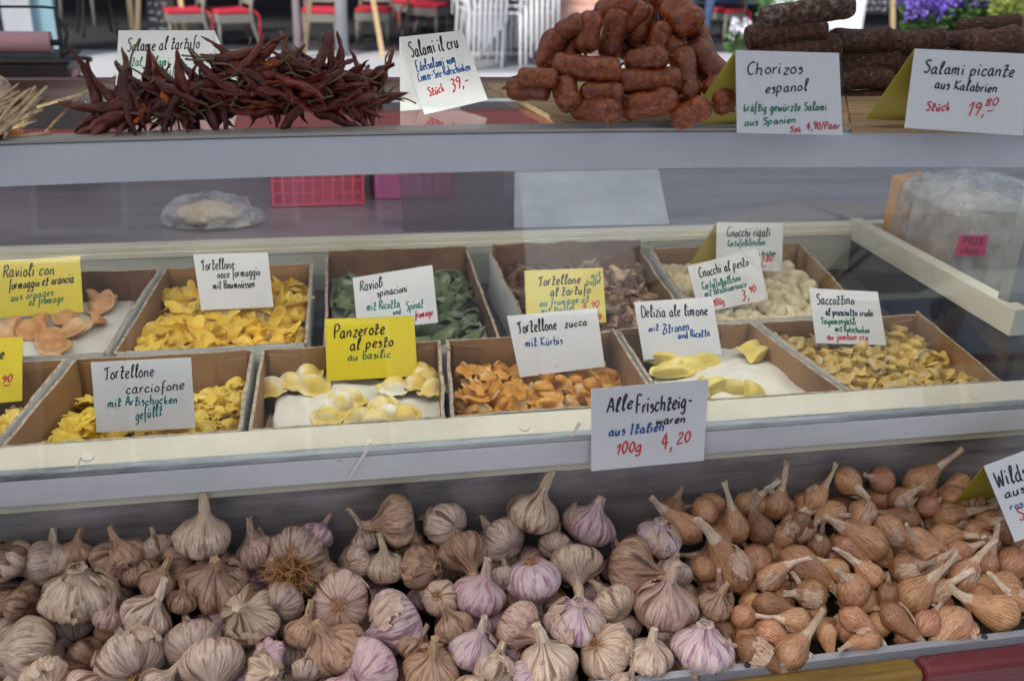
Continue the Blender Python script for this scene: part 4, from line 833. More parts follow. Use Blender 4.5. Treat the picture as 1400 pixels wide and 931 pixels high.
SH = [(1020, 690, 38, 'necked', 'pale', (.85, .6, .1), 0), (1060, 693, 42, 'necked', 'copper', (.3, .9, .1), 1), (1113, 685, 40, 'necked', 'copper', (.6, .8, 0), 1), (1158, 656, 44, 'round', 'copper', (.3, -.3, .5), 1), (1207, 657, 40, 'round', 'pink', (-.6, .2, .3), 1),
 (1255, 660, 50, 'necked', 'copper', (.85, .65, 0), 0), (1230, 684, 40, 'round', 'copper', (.5, .5, .4), 2), (1268, 693, 36, 'round', 'pink', (.7, .3, -.3), 0), (1305, 684, 46, 'round', 'copper', (-.6, .2, -.5), 0), (1294, 708, 46, 'necked', 'copper', (.9, .3, .2), 1),
 (1312, 660, 34, 'slim', 'pale', (-.8, -.3, .3), 0), (1352, 712, 50, 'slim', 'copper', (.7, -.6, .2), 0), (1347, 742, 44, 'round', 'copper', (-.3, .3, .6), 2), (1383, 770, 50, 'round', 'pink', (.6, .5, -.3), 0), (1346, 772, 42, 'necked', 'pink', (.2, .8, .3), 1),
 (1374, 802, 52, 'slim', 'copper', (-.9, .2, .2), 0), (1315, 790, 46, 'necked', 'copper', (.5, .8, .2), 1), (1368, 838, 58, 'slim', 'copper', (-.92, .35, .1), 0), (1305, 852, 56, 'slim', 'pale', (-.8, -.6, .2), 0), (1248, 816, 56, 'necked', 'copper', (.65, .75, .2), 0),
 (1267, 852, 42, 'round', 'pink', (.6, .5, -.4), 0), (1214, 814, 36, 'round', 'dark', (.2, .6, -.5), 0), (1189, 744, 58, 'slim', 'copper', (-.8, .5, .1), 0), (1189, 787, 42, 'necked', 'pale', (-.7, .7, .1), 0), (1154, 746, 42, 'slim', 'pink', (.7, -.5, .2), 2),
 (1167, 808, 52, 'round', 'copper', (-.5, .7, .3), 0), (1090, 770, 58, 'slim', 'copper', (.85, -.45, .3), 0), (1110, 812, 48, 'round', 'copper', (-.9, .1, .3), 2), (1033, 768, 50, 'round', 'copper', (-.1, .3, -.9), 0), (1090, 848, 44, 'necked', 'pale', (-.9, .15, .3), 1),
 (1052, 862, 42, 'necked', 'pink', (.8, -.4, .3), 2), (1079, 893, 54, 'necked', 'copper', (.6, .75, .2), 0), (1027, 888, 52, 'slim', 'dark', (.8, -.5, .3), 2), (1130, 865, 32, 'slim', 'pale', (.1, -.95, .3), 0), (1187, 874, 40, 'slim', 'copper', (-.9, -.1, .3), 1),
 (1165, 846, 40, 'slim', 'pink', (.85, -.4, .2), 2), (1222, 842, 46, 'slim', 'dark', (.6, -.6, .4), 2), (1017, 842, 40, 'round', 'pink', (-.3, -.3, -.7), 0), (1048, 827, 42, 'slim', 'dark', (.9, -.1, .1), 0), (1043, 727, 42, 'slim', 'dark', (-.5, .8, .2), 1),
 (1007, 723, 46, 'necked', 'copper', (-.25, .95, .1), 0), (1002, 782, 64, 'slim', 'copper', (-.45, .85, .2), 1), (963, 777, 42, 'round', 'copper', (.2, .3, -.7), 0), (939, 724, 50, 'slim', 'pale', (-.75, .6, .1), 0), (919, 698, 40, 'round', 'dark', (.3, .8, .1), 0),
 (964, 700, 46, 'round', 'copper', (.1, .4, -.8), 0), (1277, 774, 44, 'round', 'pink', (.3, .6, .5), 2), (1287, 733, 44, 'necked', 'copper', (.9, .1, .2), 0), (1252, 738, 46, 'slim', 'pale', (.9, -.3, .2), 0), (1214, 722, 46, 'slim', 'pale', (.7, -.6, .2), 2),
 (1240, 708, 42, 'slim', 'dark', (-.9, .1, .2), 0), (1309, 757, 42, 'round', 'pink', (.6, .4, .3), 1), (1236, 778, 48, 'round', 'dark', (.5, .3, .5), 3), (1268, 758, 40, 'necked', 'copper', (-.6, .6, .2), 1), (1090, 722, 52, 'lumpy', 'dark', (.2, .6, .7), 2),
 (1050, 792, 42, 'slim', 'pale', (.4, .5, .3), 2), (1392, 822, 40, 'necked', 'pale', (-.6, .5, .3), 1), (1330, 728, 40, 'necked', 'copper', (.7, .5, .2), 1), (1180, 700, 44, 'slim', 'pale', (-.5, -.7, .4), 3), (1140, 700, 40, 'slim', 'pale', (-.8, -.2, .4), 2), (985, 735, 40, 'round', 'dark', (-.2, .4, -.6), 0), (1120, 748, 40, 'round', 'dark', (.2, .5, -.4), 0), (1070, 735, 36, 'round', 'copper', (.3, .6, -.2), 1), (1145, 780, 38, 'necked', 'copper', (-.8, .5, .2), 0), (1340, 815, 40, 'round', 'dark', (.3, .4, -.4), 0), (1400, 740, 50, 'round', 'copper', (.3, .4, -.4), 0), (1330, 690, 40, 'round', 'dark', (.3, .6, -.4), 0), (1280, 810, 40, 'necked', 'pale', (.4, .5, .4), 2)]
SN = {'copper': 'copper coloured', 'pale': 'pale papery', 'pink': 'pinkish', 'dark': 'dark brown'}; SK = {'round': 'round', 'necked': 'long necked', 'slim': 'slim pointed', 'lumpy': 'hollow'}
def sband(y): return 'back of the heap' if y < 712 else ('middle of the heap' if y < 800 else 'front of the heap')
for i, (px, py, w, k, t, d, fk) in enumerate(SH):
    peers = sorted(g[0] for g in SH if sband(g[1]) == sband(py) and g[3] == k and g[4] == t)
    o = add_shallot(px, py, w, 'round' if k == 'lumpy' else k, t, d, fk, i)
    tag(o, ('%s %s shallot at the %s' if len(peers) == 1 else '%s %s shallot, '+ORD[peers.index(px)+1]+' from left at the %s') % (SN[t], SK[k], sband(py)), 'shallot', 'shallots heaped in the bin')
k = 0
for y in range(690, 900, 34):
    for x in range(985, 1430, 42):
        if y > 905-(x-980)*.12: continue
        k += 1; o = add_shallot(x+rnd.uniform(-12, 12), y+rnd.uniform(-8, 8), 40, rnd.choice(['round', 'necked', 'slim']), rnd.choice(['copper', 'pink', 'dark', 'pale']), (rnd.gauss(0, 1), rnd.gauss(0, .6), rnd.gauss(0, .4)), 1 if k % 3 == 0 else 0, k+300, dz=-.022)
        tag(o, 'shallot partly buried under the others in the heap', 'shallot', 'buried shallots')
# loose papery skins lying on the heap
sk = [flake(90+i, -.5, .6, 0, 1.5, 0, lambda z: .8, .5) for i in range(3)]
LS = [(1340, 868, 30), (985, 905, 34), (120, 905, 40), (190, 700+170, 30), (955, 915, 30), (1010, 905, 26), (760, 812, 30), (430, 842, 24)]
for i, (x, y, w) in enumerate(LS):
    p = heap_pt(x, y, .006); o = put('dry_skin_scrap', sk[i % 3]); o.color = (1, .88, .8, 1); o.matrix_world = aim(cdir(.3*cos(i), .8, .5*sin(i*2)), i, p, w/2/F*zd(p))
    tag(o, 'scrap of dry papery skin on the heap, %s from the left' % ORD[sorted(q[0] for q in LS).index(x)+1], 'onion skin', 'scraps of dry skin on the heap')
# ================================================================== ON THE GLASS SHELF
mChil = M('dried_chilli', [(.030, .003, .002), (.095, .011, .006), (.19, .035, .014)], .36, 4, .6, 9, stretch=(2.5, 2.5, .8), objcol=True, rnd=.25)
mChSt = M('chilli_stem', [(.10, .075, .03), (.18, .14, .06)], .7, 6)
def chilli(seed, L=1.0):
    rnd = random.Random(seed); mb = MB(); c = rnd.uniform(.5, 1.5)*rnd.choice([-1, 1]); tw = rnd.uniform(-.5, .5); path = []
    for i in range(15):
        t = i/14; path.append((c*t*t*.45*L, tw*t*t*t*.3, t*L))
    rad = [.096*(min(1, (i/14)*5+.35))*(1-(i/14)**2.2)**.8+.006 for i in range(15)]
    mb.tube(path, rad, 14); v = wobble(mb.v, .05, 5, seed); v = wobble(v, .028, 14, seed+1)
    st = MB(); st.tube(cr([(0, 0, .03), (.02, 0, -.06), (.05+.1*tw, .02, -.2), (.1*c, .1*tw, -.42)], 3), [.055, .05, .022, .019, .018, .018, .018, .018, .018, .024], 6)
    return mesh('chilli', v, mb.f, mChil), st.mesh('stem', mChSt, True)
CH = [chilli(i, 1) for i in range(12)]
rnd = random.Random(11)
cr0 = Pz(330, 175, ZS)
braid = empty('chilli_braid', cr0, 'long bunch of dried dark red chillies tied together on the glass shelf', 'dried chillies')
tp = [(105, 156), (150, 142), (180, 128), (240, 118), (270, 100), (300, 78), (330, 64), (400, 66), (450, 80), (500, 84), (535, 110)]
bt = [(105, 186), (180, 190), (300, 192), (400, 182), (470, 170), (540, 150)]
def lerp(tab, x):
    for a, b_ in zip(tab, tab[1:]):
        if x <= b_[0]: return a[1]+(b_[1]-a[1])*max(0, x-a[0])/(b_[0]-a[0])
    return tab[-1][1]
def pile_pt(x, y, yb, z0, slope=1.1):       # on a slope that starts where pixel row yb meets height z0
    f = Pz(x, yb, z0); r = ray(x, y); k = (z0-slope*f.y-EYE.z)/(r.z-slope*r.y); return EYE+r*k
core = MB(); pts = [pile_pt(x, lerp(tp, x)*.35+lerp(bt, x)*.65, lerp(bt, x), ZS+.004)-cr0+V3((0, .035, .0)) for x in range(140, 515, 20)]
core.tube(pts, [.003]*len(pts), 8); put('cord', core.mesh('cord', M('raffia', [(.10, .07, .03), (.16, .11, .05)], .8, 40), True), braid)
NCH = 98; rest = MB(); rstem = MB()
for i in range(NCH+75):
    x = 122+400*((i*.618034) % 1); a, b_ = lerp(tp, x), lerp(bt, x); t = ((i*.754877) % 1)**.75; y = a+12+(b_-a-22)*t
    p = pile_pt(x, y, b_, ZS+.010)
    up = 1-2*t; d = cdir(rnd.gauss((x-330)/250, .8), rnd.gauss(up*.55-.15, .3), rnd.gauss(.25 if t > .5 else .05, .35))
    L = rnd.uniform(.034, .054)
    if i % 9 == 0: d = cdir(rnd.gauss(.3, .7), .8, 0); p = pile_pt(x, a+18, b_, ZS+.01)
    q = p-d*L*.45
    lowest = min((q-d*L*.40).z, (q+d*L).z, q.z)-.005
    if lowest < ZS+.0015: q.z += ZS+.0015-lowest
    front = min((q-d*L*.40).y, (q+d*L).y, q.y)-.006
    if front < YBAR+.010: q.y += YBAR+.010-front
    if q.y+max(0, d.y*L) > YB+.03: q.y -= .02
    c, s = CH[i % 12]
    if i >= NCH:
        Mx = Matrix.Translation(-cr0) @ Matrix.Translation(q) @ aim(d, rnd.uniform(0, 6.28), (0, 0, 0), L)
        rest.add([Mx @ w_.co for w_ in c.vertices], [tuple(p_.vertices) for p_ in c.polygons]); rest.add([Mx @ w_.co for w_ in s.vertices], [tuple(p_.vertices) for p_ in s.polygons], 1); continue
    o = put('chilli', c, braid); o.matrix_world = Matrix.Translation(q) @ aim(d, rnd.uniform(0, 6.28), (0, 0, 0), L)
    o.matrix_local = Matrix.Translation(-cr0) @ (Matrix.Translation(q) @ aim(d, rnd.uniform(0, 6.28), (0, 0, 0), L))
    g = rnd.random(); o.color = (1, 1, 1, 1) if g > .12 else (3.2, 5.0, 2.0, 1)
    if g < .12: o['label'] = 'orange patched dried chilli'
    put('stem', s, o)
tag(put('chilli_mass', rest.mesh('chilli_mass', [mChil, mChSt], True), braid), kind='stuff')
# ---- raffia straw bundle and pale woven garlic at the far left
mStraw = M('straw', [(.26, .17, .09), (.40, .29, .17), (.50, .40, .26)], .8, 60, .2, 100, rnd=.2)
b0 = Pz(15, 180, ZS); mb = MB(); rs = random.Random(3)
for i in range(60):
    e = Pd(25+rs.gauss(14, 12), 128+rs.gauss(14, 12), .98+rs.uniform(-.03, .03)); s_ = Pz(rs.uniform(-60, 8), rs.uniform(178, 190), ZS+.003+rs.random()*.015)
    m_ = s_.lerp(e, .5)+V3((rs.gauss(0, .004), rs.gauss(0, .004), rs.gauss(0, .003))); mb.tube([p-b0 for p in cr([s_, m_, e], 4)], rs.uniform(.0009, .0019), 6)
bs = put('straw_bundle', mb.mesh('straw_bundle', mStraw, True), None, b0); tag(bs, 'bundle of dry straw coloured stalks at the left end of the shelf', 'straw bundle')
mb = MB(); mb.tube([Pd(-10+40*cos(a)*.3-b_*0, 163, 1)-b0 for a in (0,) for b_ in (0,)]+[Pd(30, 150, .99)-b0], .0012, 6)
tb = [Pz(15, 189, ZS+.003)-b0, Pz(70, 183, ZS+.004)-b0]; mb = MB(); mb.tube(tb, .0022, 6); put('tie', mb.mesh('tie', mStraw, True), bs)
mb = MB(); e0, e1 = Pz(52, 146, ZS+.012), Pd(160, 104, 1.1); mb.tube([e0, e0.lerp(e1, .5)+V3((0, 0, -.004)), e1], .0013, 6)
st = mb.build('loose_stalk', mStraw, smooth=True); tag(st, 'single long dry stalk sticking out to the right above the straw bundle', 'stalk')
o = put('garlic_bulb', GB['lumpy'][1]); o.color = (.9, .9, .85, 1); p = Pd(-12, 138, .98); o.matrix_world = aim(cdir(-.3, -.4, .7), 1, p, .027); tag(o, 'pale knobbly garlic bulb tied above the straw bundle at far left', 'garlic')

# ---- bamboo mats under the sausages
mMat = M('bamboo_mat', [(.30, .19, .09), (.44, .31, .16), (.52, .39, .22)], .75, 50, .5, 200, stretch=(.15, 1, 1))
def matobj(P, label):
    z0, z1 = ZS+.0012, ZS+.0055; mb = MB(); n = 46
    for i in range(n):
        a = P[0].lerp(P[3], (i+.04)/n); b_ = P[1].lerp(P[2], (i+.04)/n); c = P[1].lerp(P[2], (i+.96)/n); d = P[0].lerp(P[3], (i+.96)/n); zz = z1+.0005*((i*7) % 3)
        mb.hexa([(a.x, a.y, z0), (b_.x, b_.y, z0), (c.x, c.y, z0), (d.x, d.y, z0), (a.x, a.y, zz), (b_.x, b_.y, zz), (c.x, c.y, zz), (d.x, d.y, zz)])
    return tag(mb.build('bamboo_mat', mMat), label, 'mat')
matobj([Pz(778, 181, ZS), Pz(1160, 183, ZS), Pz(1150, 117, ZS), Pz(668, 121, ZS)], 'woven straw mat under the orange brown chorizo pile')
matobj([Pz(1163, 184, ZS), Pz(1480, 184, ZS), Pz(1440, 110, ZS), Pz(1153, 117, ZS)], 'woven straw mat under the dark salami stacks at the right')
# ---- chorizos
mCho = M('chorizo_skin', [(.075, .013, .006), (.21, .042, .010), (.38, .11, .02)], .28, 2.2, .28, 7, rnd=.18, speck=((.38, .17, .05), 4.5, .62), lo=.32, hi=.72, coat=.08)
mKnot = M('casing_knot', [(.10, .03, .02), (.18, .07, .04)], .6, 3)
def sausage(seed, asp, bend, flat=1.0):
    rnd = random.Random(seed); mb = MB(); n = 24; path = []; rad = []
    for i in range(n+1):
        t = -1+2*i/n; e = abs(t)*asp; x = t*asp; path.append((bend*(1-t*t)*.5, 0, x))
        k = max(0, (e-(asp-.9))/.9); rad.append(max(.06, math.sqrt(max(0, 1-k**2.4)))*(1+.03*sin(5*t+seed)))
    mb.tube(path, rad, 22); v = wobble(mb.v, .09, 1.1, seed); v = wobble(v, .035, 4.5, seed+3); v = [V3((p.x, p.y*flat, p.z)) for p in v]
    ks = []
    for s in (1, -1):
        k_ = MB(); k_.tube([(0, 0, s*(asp-.12)), (.03, .02, s*(asp+.06)), (.12, -.05, s*(asp+.22))], [.24, .10, .13], 8); ks.append(k_.mesh('knot', mKnot, True))
    return mesh('sausage', v, mb.f, mCho), ks
SZ = {a: [sausage(i+int(a*10), a, (.25, -.3, .1)[i % 3]) for i in range(3)] for a in (1.6, 2.2, 2.9)}
CHO = [ # px, py, length, width, angle (deg, ccw in the picture), lean towards viewer
 (722, 122, 70, 36, -5, .2), (802, 92, 104, 39, -8, .1), (752, 69, 64, 38, 68, .2), (780, 37, 44, 32, 20, .8), (806, 45, 58, 38, 82, .4), (839, 46, 76, 36, 82, .3), (877, 35, 66, 36, 68, .2), (840, 10, 60, 38, 20, .6),
 (884, 81, 66, 36, 4, .4), (884, 111, 108, 40, 6, .1), (888, 141, 88, 40, 6, .2), (814, 151, 76, 38, -22, .7), (776, 128, 54, 40, -72, .5), (822, 130, 64, 34, -10, .2), (735, 106, 62, 28, -8, 0), (785, 66, 44, 32, 60, .2),
 (865, 22, 50, 32, 40, .4), (900, 56, 60, 34, 70, .2), (944, 153, 56, 38, 15, .8), (938, 105, 92, 40, -78, .1), (968, 92, 100, 46, -55, .1), (932, 24, 66, 52, -50, .5), (905, 4, 80, 40, -20, .2), (958, 60, 60, 38, -70, .1), (925, 75, 70, 36, -60, 0), (985, 128, 60, 38, -60, .1), (850, 65, 60, 34, -20, -.2), (915, 130, 60, 34, 60, -.2), (770, 100, 50, 34, 30, -.3)]
for i, (x, y, L, w, an, le) in enumerate(CHO):
    p = pile_pt(x, y, 160, ZM+.013, 1.15); s_ = zd(p)/F*.95; r = w/2*s_*.97; a = L/2/(w/2)
    p = p+ray(x, y)*(.035 if i >= 26 else random.Random(i).uniform(-.010, .016))
    key = min(SZ, key=lambda q: abs(q-a)); an = radians(an+random.Random(i+9).uniform(-7, 7)); d = cdir(cos(an), sin(an), le)
    me, kn = SZ[key][i % 3]; o = put('chorizo', me)
    kk = a/key*math.sqrt(1+le*le)**.6
    low = p.z-abs(d.z)*L/2*s_-r*math.sqrt(max(.05, 1-d.z**2))*.95
    if low < ZM+.0005: p.z += ZM+.0005-low
    o.matrix_world = aim(d, i*1.3, p, (r, r, r*kk)); [put('knot', q_, o) for q_ in kn]
    dirn = 'lying flat' if abs(math.degrees(an)) < 25 else ('standing on end' if abs(math.degrees(an)) > 62 else 'aslant')
    col = 'left side' if x < 800 else ('middle' if x < 890 else 'right side'); row = 'top' if y < 60 else ('middle height' if y < 112 else 'bottom')
    peers = sorted((q[0] for j, q in enumerate(CHO) if ('left side' if q[0] < 800 else ('middle' if q[0] < 890 else 'right side')) == col and ('top' if q[1] < 60 else ('middle height' if q[1] < 112 else 'bottom')) == row))
    tag(o, 'chorizo %s, %s from left at the %s of the pile, %s' % (dirn, ORD[peers.index(x)+1], row, col), 'sausage', 'chorizos piled on the straw mat')
# ---- dark salamis
mSal = M('salami_skin', [(.020, .009, .006), (.095, .038, .022), (.18, .088, .056)], .75, 2.4, .7, 16, rnd=.25, speck=((.20, .165, .14), 4, .60), lo=.3, hi=.7)
mSalW = M('mouldy_salami_skin', [(.05, .02, .014), (.13, .075, .055), (.34, .30, .27)], .8, 1.6, .7, 14, rnd=.1, lo=.38, hi=.66)
def salami(seed, asp, mat):
    rnd = random.Random(seed); mb = MB(); n = 26; path = []; rad = []
    for i in range(n+1):
        t = -1+2*i/n; path.append(((.12, .45, -.2, .3)[seed % 4]*(1-t*t), 0, t*asp)); k = max(0, (abs(t)*asp-(asp-.75))/.75); rad.append(max(.1, (1-k**3)**.5))
    mb.tube(path, rad, 24); v = []
    for p in wobble(mb.v, .09, .9, seed):
        a = math.atan2(p.y, p.x); v.append(V3((p.x, p.y*1.15, p.z)))
    v = wobble(v, .05, 5, seed+2)
    return mesh('salami', v, mb.f, mat)
SM = [salami(i, 2.9, mSal) for i in range(4)]; SW = [salami(10+i, 4.3, mSalW if i == 0 else mSal) for i in range(3)]
SAL = [(1102, 17, 138, 30, 7, 1.00, 'w'), (1074, 47, 116, 32, 4, 1.0, 'w1'), (1086, 72, 130, 34, 3, 1.0, 'w2'), (1178, 52, 94, 32, -2, 1.0, 's'), (1186, 84, 94, 32, -1, 1.0, 's'), (1178, 113, 86, 32, -1, .995, 's'), (1182, 143, 84, 32, -2, .99, 's'),
 (1250, 53, 92, 31, -1, 1.0, 's'), (1256, 84, 92, 31, 0, 1.0, 's'), (1262, 114, 92, 31, 0, .997, 's'), (1262, 144, 92, 31, 0, .99, 's'), (1308, 54, 88, 31, 1, 1.02, 's'), (1334, 84, 92, 31, 0, 1.0, 's'), (1340, 114, 92, 31, 0, .997, 's'), (1345, 143, 92, 31, 0, .99, 's'),
 (1355, 52, 84, 30, 5, .99, 's'), (1352, 36, 96, 22, 2, 1.04, 's'), (1395, 70, 84, 28, 0, 1.0, 's'), (1100, 104, 110, 34, 2, 1.0, 's'), (1095, 138, 110, 34, 0, .99, 's'), (1418, 112, 92, 31, 0, 1.0, 's'), (1420, 143, 92, 31, 0, .99, 's')]
for i, (x, y, L, w, an, Y, k) in enumerate(SAL):
    p = Py(x, y, Y+.005); s_ = zd(p)/F; r = w/2*s_*1.02; an = radians(an); d = cdir(cos(an), sin(an), .1)
    d = (d-V3((0, d.y*.7, 0))).normalized()
    me = SW[0] if k == 'w' else (SW[1+i % 2] if k[0] == 'w' else SM[i % 4]); asp = 4.3 if k[0] == 'w' else 2.9
    o = put('salami', me); o.matrix_world = aim(d, i*.8 if False else pi/2*(i % 4), p, (r, r, L/2*s_/asp))
    row = 'top layer' if y < 62 else ('second layer' if y < 95 else ('third layer' if y < 130 else 'bottom layer'))
    peers = sorted(q[0] for q in SAL if ('top layer' if q[1] < 62 else ('second layer' if q[1] < 95 else ('third layer' if q[1] < 130 else 'bottom layer'))) == row)
    lab = 'mould whitened salami lying uppermost on the stack' if k == 'w' else 'dark brown hairy salami, %s from left in the %s of the stack' % (ORD[peers.index(x)+1], row)
    tag(o, lab, 'salami', 'dark salamis stacked on the mat')
# ================================================================== BEHIND THE COUNTER
mPink = M('pink_crate_plastic', [(.60, .12, .32), (.70, .20, .44)], .35, 6); mRedC = M('red_crate_plastic', [(.60, .09, .15), (.68, .15, .22)], .35, 6)
def crate(x0, x1, px, py, h, mat, label):
    c = Pz(px, py, 1.1505); t = empty('plastic_crate', c, label, 'plastic crate', 'plastic crates on the worktop'); w = x1-x0; d = .16
    b = MB(); b.box(-w/2, w/2, 0, d, 0, .003); put('base', b.mesh('base', mat), t)
    for nm, q in (('front_wall', (-w/2, w/2, -.002, 0)), ('back_wall', (-w/2, w/2, d, d+.002))):
        b = MB(); b.box(q[0], q[1], q[2], q[3], 0, .004); b.box(q[0], q[1], q[2]-.003, q[3]+.003, h-.006, h)
        n = int(w/.014)
        for i in range(n+1): xx = -w/2+i*(w-.003)/n; b.box(xx, xx+.003, q[2], q[3], .004, h-.006)
        for j in range(1, 4): b.box(q[0], q[1], q[2]+.0004, q[3]-.0004, h*j/4, h*j/4+.002)
        put(nm, b.mesh(nm, mat), t)
    for s in (-1, 1):
        b = MB(); xx = s*w/2; b.box(xx-.001, xx+.001, 0, d, 0, h); b.box(xx-.004, xx+.004, 0, d, h-.006, h+.0005); put('side_wall', b.mesh('side_wall', mat), t)
    return t
crate(0, .135, 436, 281, .075, mRedC, 'red and pink plastic crate on the worktop, left of the two'); crate(0, .12, 566, 270, .07, mPink, 'bright pink plastic crate on the worktop, right of the two')
# grey board leaning behind the case
P = [Pz(703, 312, 1.1505), Pz(915, 306, 1.1505)]; up = V3((0, .11, .105))
b = MB(); a, c = P; th = V3((0, .004, -.004)); ax = (c-a).normalized()
b.hexa([a, c, c+th, a+th, a+up+ax*.02, c+up, c+up+th, a+up+th+ax*.02]); o = b.build('grey_board', M('grey_board', [(.27, .29, .34), (.34, .36, .42), (.40, .43, .48)], .6, 9, .05, stretch=(1, 1, 3))); tag(o, 'blue grey scuffed board leaning behind the pasta trays', 'board')
P = [Pz(553, 316, 1.1505), Pz(690, 313, 1.1505)]; a, c = P
b = MB(); u2 = V3((0, .10, .095)); b.hexa([a, c, c+th, a+th, a+u2, c+u2+ax*.015, c+u2+th+ax*.015, a+u2+th]); o = b.build('smoked_panel', glass_mat('smoked_plastic', 1.9, (.62, .56, .64))); tag(o, 'mauve grey plastic panel leaning left of the grey board', 'panel')
# bread bag
mFilm = glass_mat('cling_film', 1.9, (.9, .9, .9))
_n, _l = mFilm.node_tree.nodes, mFilm.node_tree.links; _o = [q for q in _n if q.type == 'OUTPUT_MATERIAL'][0]; _s = _o.inputs[0].links[0].from_socket
_d = _n.new('ShaderNodeBsdfDiffuse'); _d.inputs[0].default_value = (.72, .72, .73, 1); _x = _n.new('ShaderNodeMixShader'); _t = _n.new('ShaderNodeTexNoise'); _t.inputs['Scale'].default_value = 30; _tc = _n.new('ShaderNodeTexCoord'); _l.new(_tc.outputs['Object'], _t.inputs['Vector'])
_r = _n.new('ShaderNodeMapRange'); _r.inputs[1].default_value = .35; _r.inputs[2].default_value = .7; _r.inputs[3].default_value = .05; _r.inputs[4].default_value = .42; _l.new(_t.outputs['Fac'], _r.inputs[0]); _l.new(_r.outputs[0], _x.inputs[0]); _l.new(_s, _x.inputs[1]); _l.new(_d.outputs[0], _x.inputs[2]); _l.new(_x.outputs[0], _o.inputs[0])
for q in _n:
    if q.type == 'BSDF_GLOSSY': q.inputs['Roughness'].default_value = .12
def crinkle(v, amp, sc, seed):
    c0 = sum(v, V3())/len(v); out = []
    for p in v:
        d = (p-c0).normalized(); h = 0
        for o_ in range(3): h += (abs(noise.noise(p*sc*2**o_+V3((seed, o_, 0))))-.25)/1.7**o_
        out.append(p-d*h*amp)
    return out
c = Pz(285, 303, 1.1505); t = empty('bread_bag', c, 'crumpled clear bag with a pale loaf on the worktop behind the yellow tortelloni', 'bag')
mb = MB(); mb.lathe(prof([(.004, 0), (.8, 0), (1, .25), (.85, .62), (.45, .85), (.004, .9)], 4), 30); v = [V3((p.x*.040, p.y*.026, max(0, p.z*.030+.002))) for p in wobble(mb.v, .15, 1.3, 4)]
put('loaf', mesh('loaf', v, mb.f, M('loaf_crust', [(.40, .28, .15), (.55, .42, .26), (.66, .56, .42)], .7, 40, .3, 120)), t)
mb = MB(); mb.lathe(prof([(.004, 0), (.9, 0), (1, .2), (.9, .6), (.55, .9), (.2, 1.0), (.004, 1.02)], 8), 80); v = crinkle([V3((p.x*.062, p.y*.040, p.z*.040)) for p in mb.v], .010, 60, 3); v = [V3((p.x*(1.25 if p.x > .03 else 1), p.y, max(0, p.z*(.6 if p.x > .045 else 1)))) for p in v]
put('film', mesh('film', v, mb.f, mFilm), t)
# parcel wrapped in film at right, with pink price label
c = V3((.912, 1.22, 0)); zb = 1.052
b = MB(); b.box(.806, 1.35, .98, 1.315, 1.035, 1.0505); o = b.build('side_shelf', mSteel, bevel=.002); tag(o, 'low steel shelf beside the right end of the display counter', 'shelf')
wp = empty('wrapped_parcel', (c.x, c.y, zb), 'large film wrapped parcel with a pink price sticker, behind the right rail', 'parcel')
b = MB(); b.box(-.060, .070, -.045, .05, .002, .165); b.box(-.07, .0, -.05, .04, .168, .185); put('contents', b.mesh('contents', M('wrapped_goods', [(.42, .36, .28), (.58, .52, .44), (.66, .62, .56)], .6, 9, .2)), wp)
mb = MB(); mb.lathe(prof([(.01, 0), (.9, .0), (1, .1), (1, .8), (.9, .98), (.5, 1.06), (.01, 1.1)], 9), 90, 0, lambda t, a, r, z: (r/((abs(cos(a))**5+abs(sin(a))**5)**.2), z))
v = crinkle([V3((p.x*.086, p.y*.072, p.z*.19)) for p in mb.v], .012, 34, 8); v = [V3((p.x, max(-.083, p.y), max(0, p.z))) for p in v]
put('film', mesh('film', v, mb.f, mFilm), wp)
def at_Y(x, y, Y): return Py(x, y, Y)-V3((c.x, c.y, zb))
Yf = c.y-.086
q = [at_Y(1313, 322, Yf), at_Y(1352, 322, Yf), at_Y(1346, 350, Yf), at_Y(1306, 350, Yf)]
b = MB(); th = V3((0, .002, 0)); b.hexa([q[3], q[2], q[2]+th, q[3]+th, q[0], q[1], q[1]+th, q[0]+th]); put('sticker', b.mesh('sticker', M('pink_sticker', [(.55, .04, .16), (.62, .06, .22)], .5, 9)), wp)
mb = MB()
for (txt, x0, y0, x1, h, pen) in (('PRIX', 1317, 335, 1344, 10, 1.1), ('choc', 1313, 346, 1338, 8, .9)):
    st, w = strokes(txt, random.Random(1))
    for ln in st:
        pts = cr([(px/w*(x1-x0), py/10*h) for px, py in ln], 4); vv = []
        for i, p in enumerate(pts):
            t = (pts[min(i+1, len(pts)-1)]-pts[max(i-1, 0)]).normalized(); nn = V3((-t.y, t.x, 0))*pen*.7
            for s_ in (1, -1): r = p+nn*s_; vv.append(at_Y(x0+r.x, y0-r.y, Yf-.0008))
        mb.add(vv, [(2*i, 2*i+1, 2*i+3, 2*i+2) for i in range(len(pts)-1)])
put('lettering', mb.mesh('lettering', M('dark_pink_ink', [(.12, .005, .03)], .5)), wp)
b = MB(); b.box(-.028, .028, -.014, .014, 0, .185); o = b.build('orange_pack', M('orange_pack', [(.46, .20, .04), (.58, .30, .08)], .5, 8), None, (.862, 1.297, zb), bevel=.002); o.rotation_euler = (0, 0, .3); tag(o, 'slim orange carton standing left of the film wrapped parcel', 'carton')
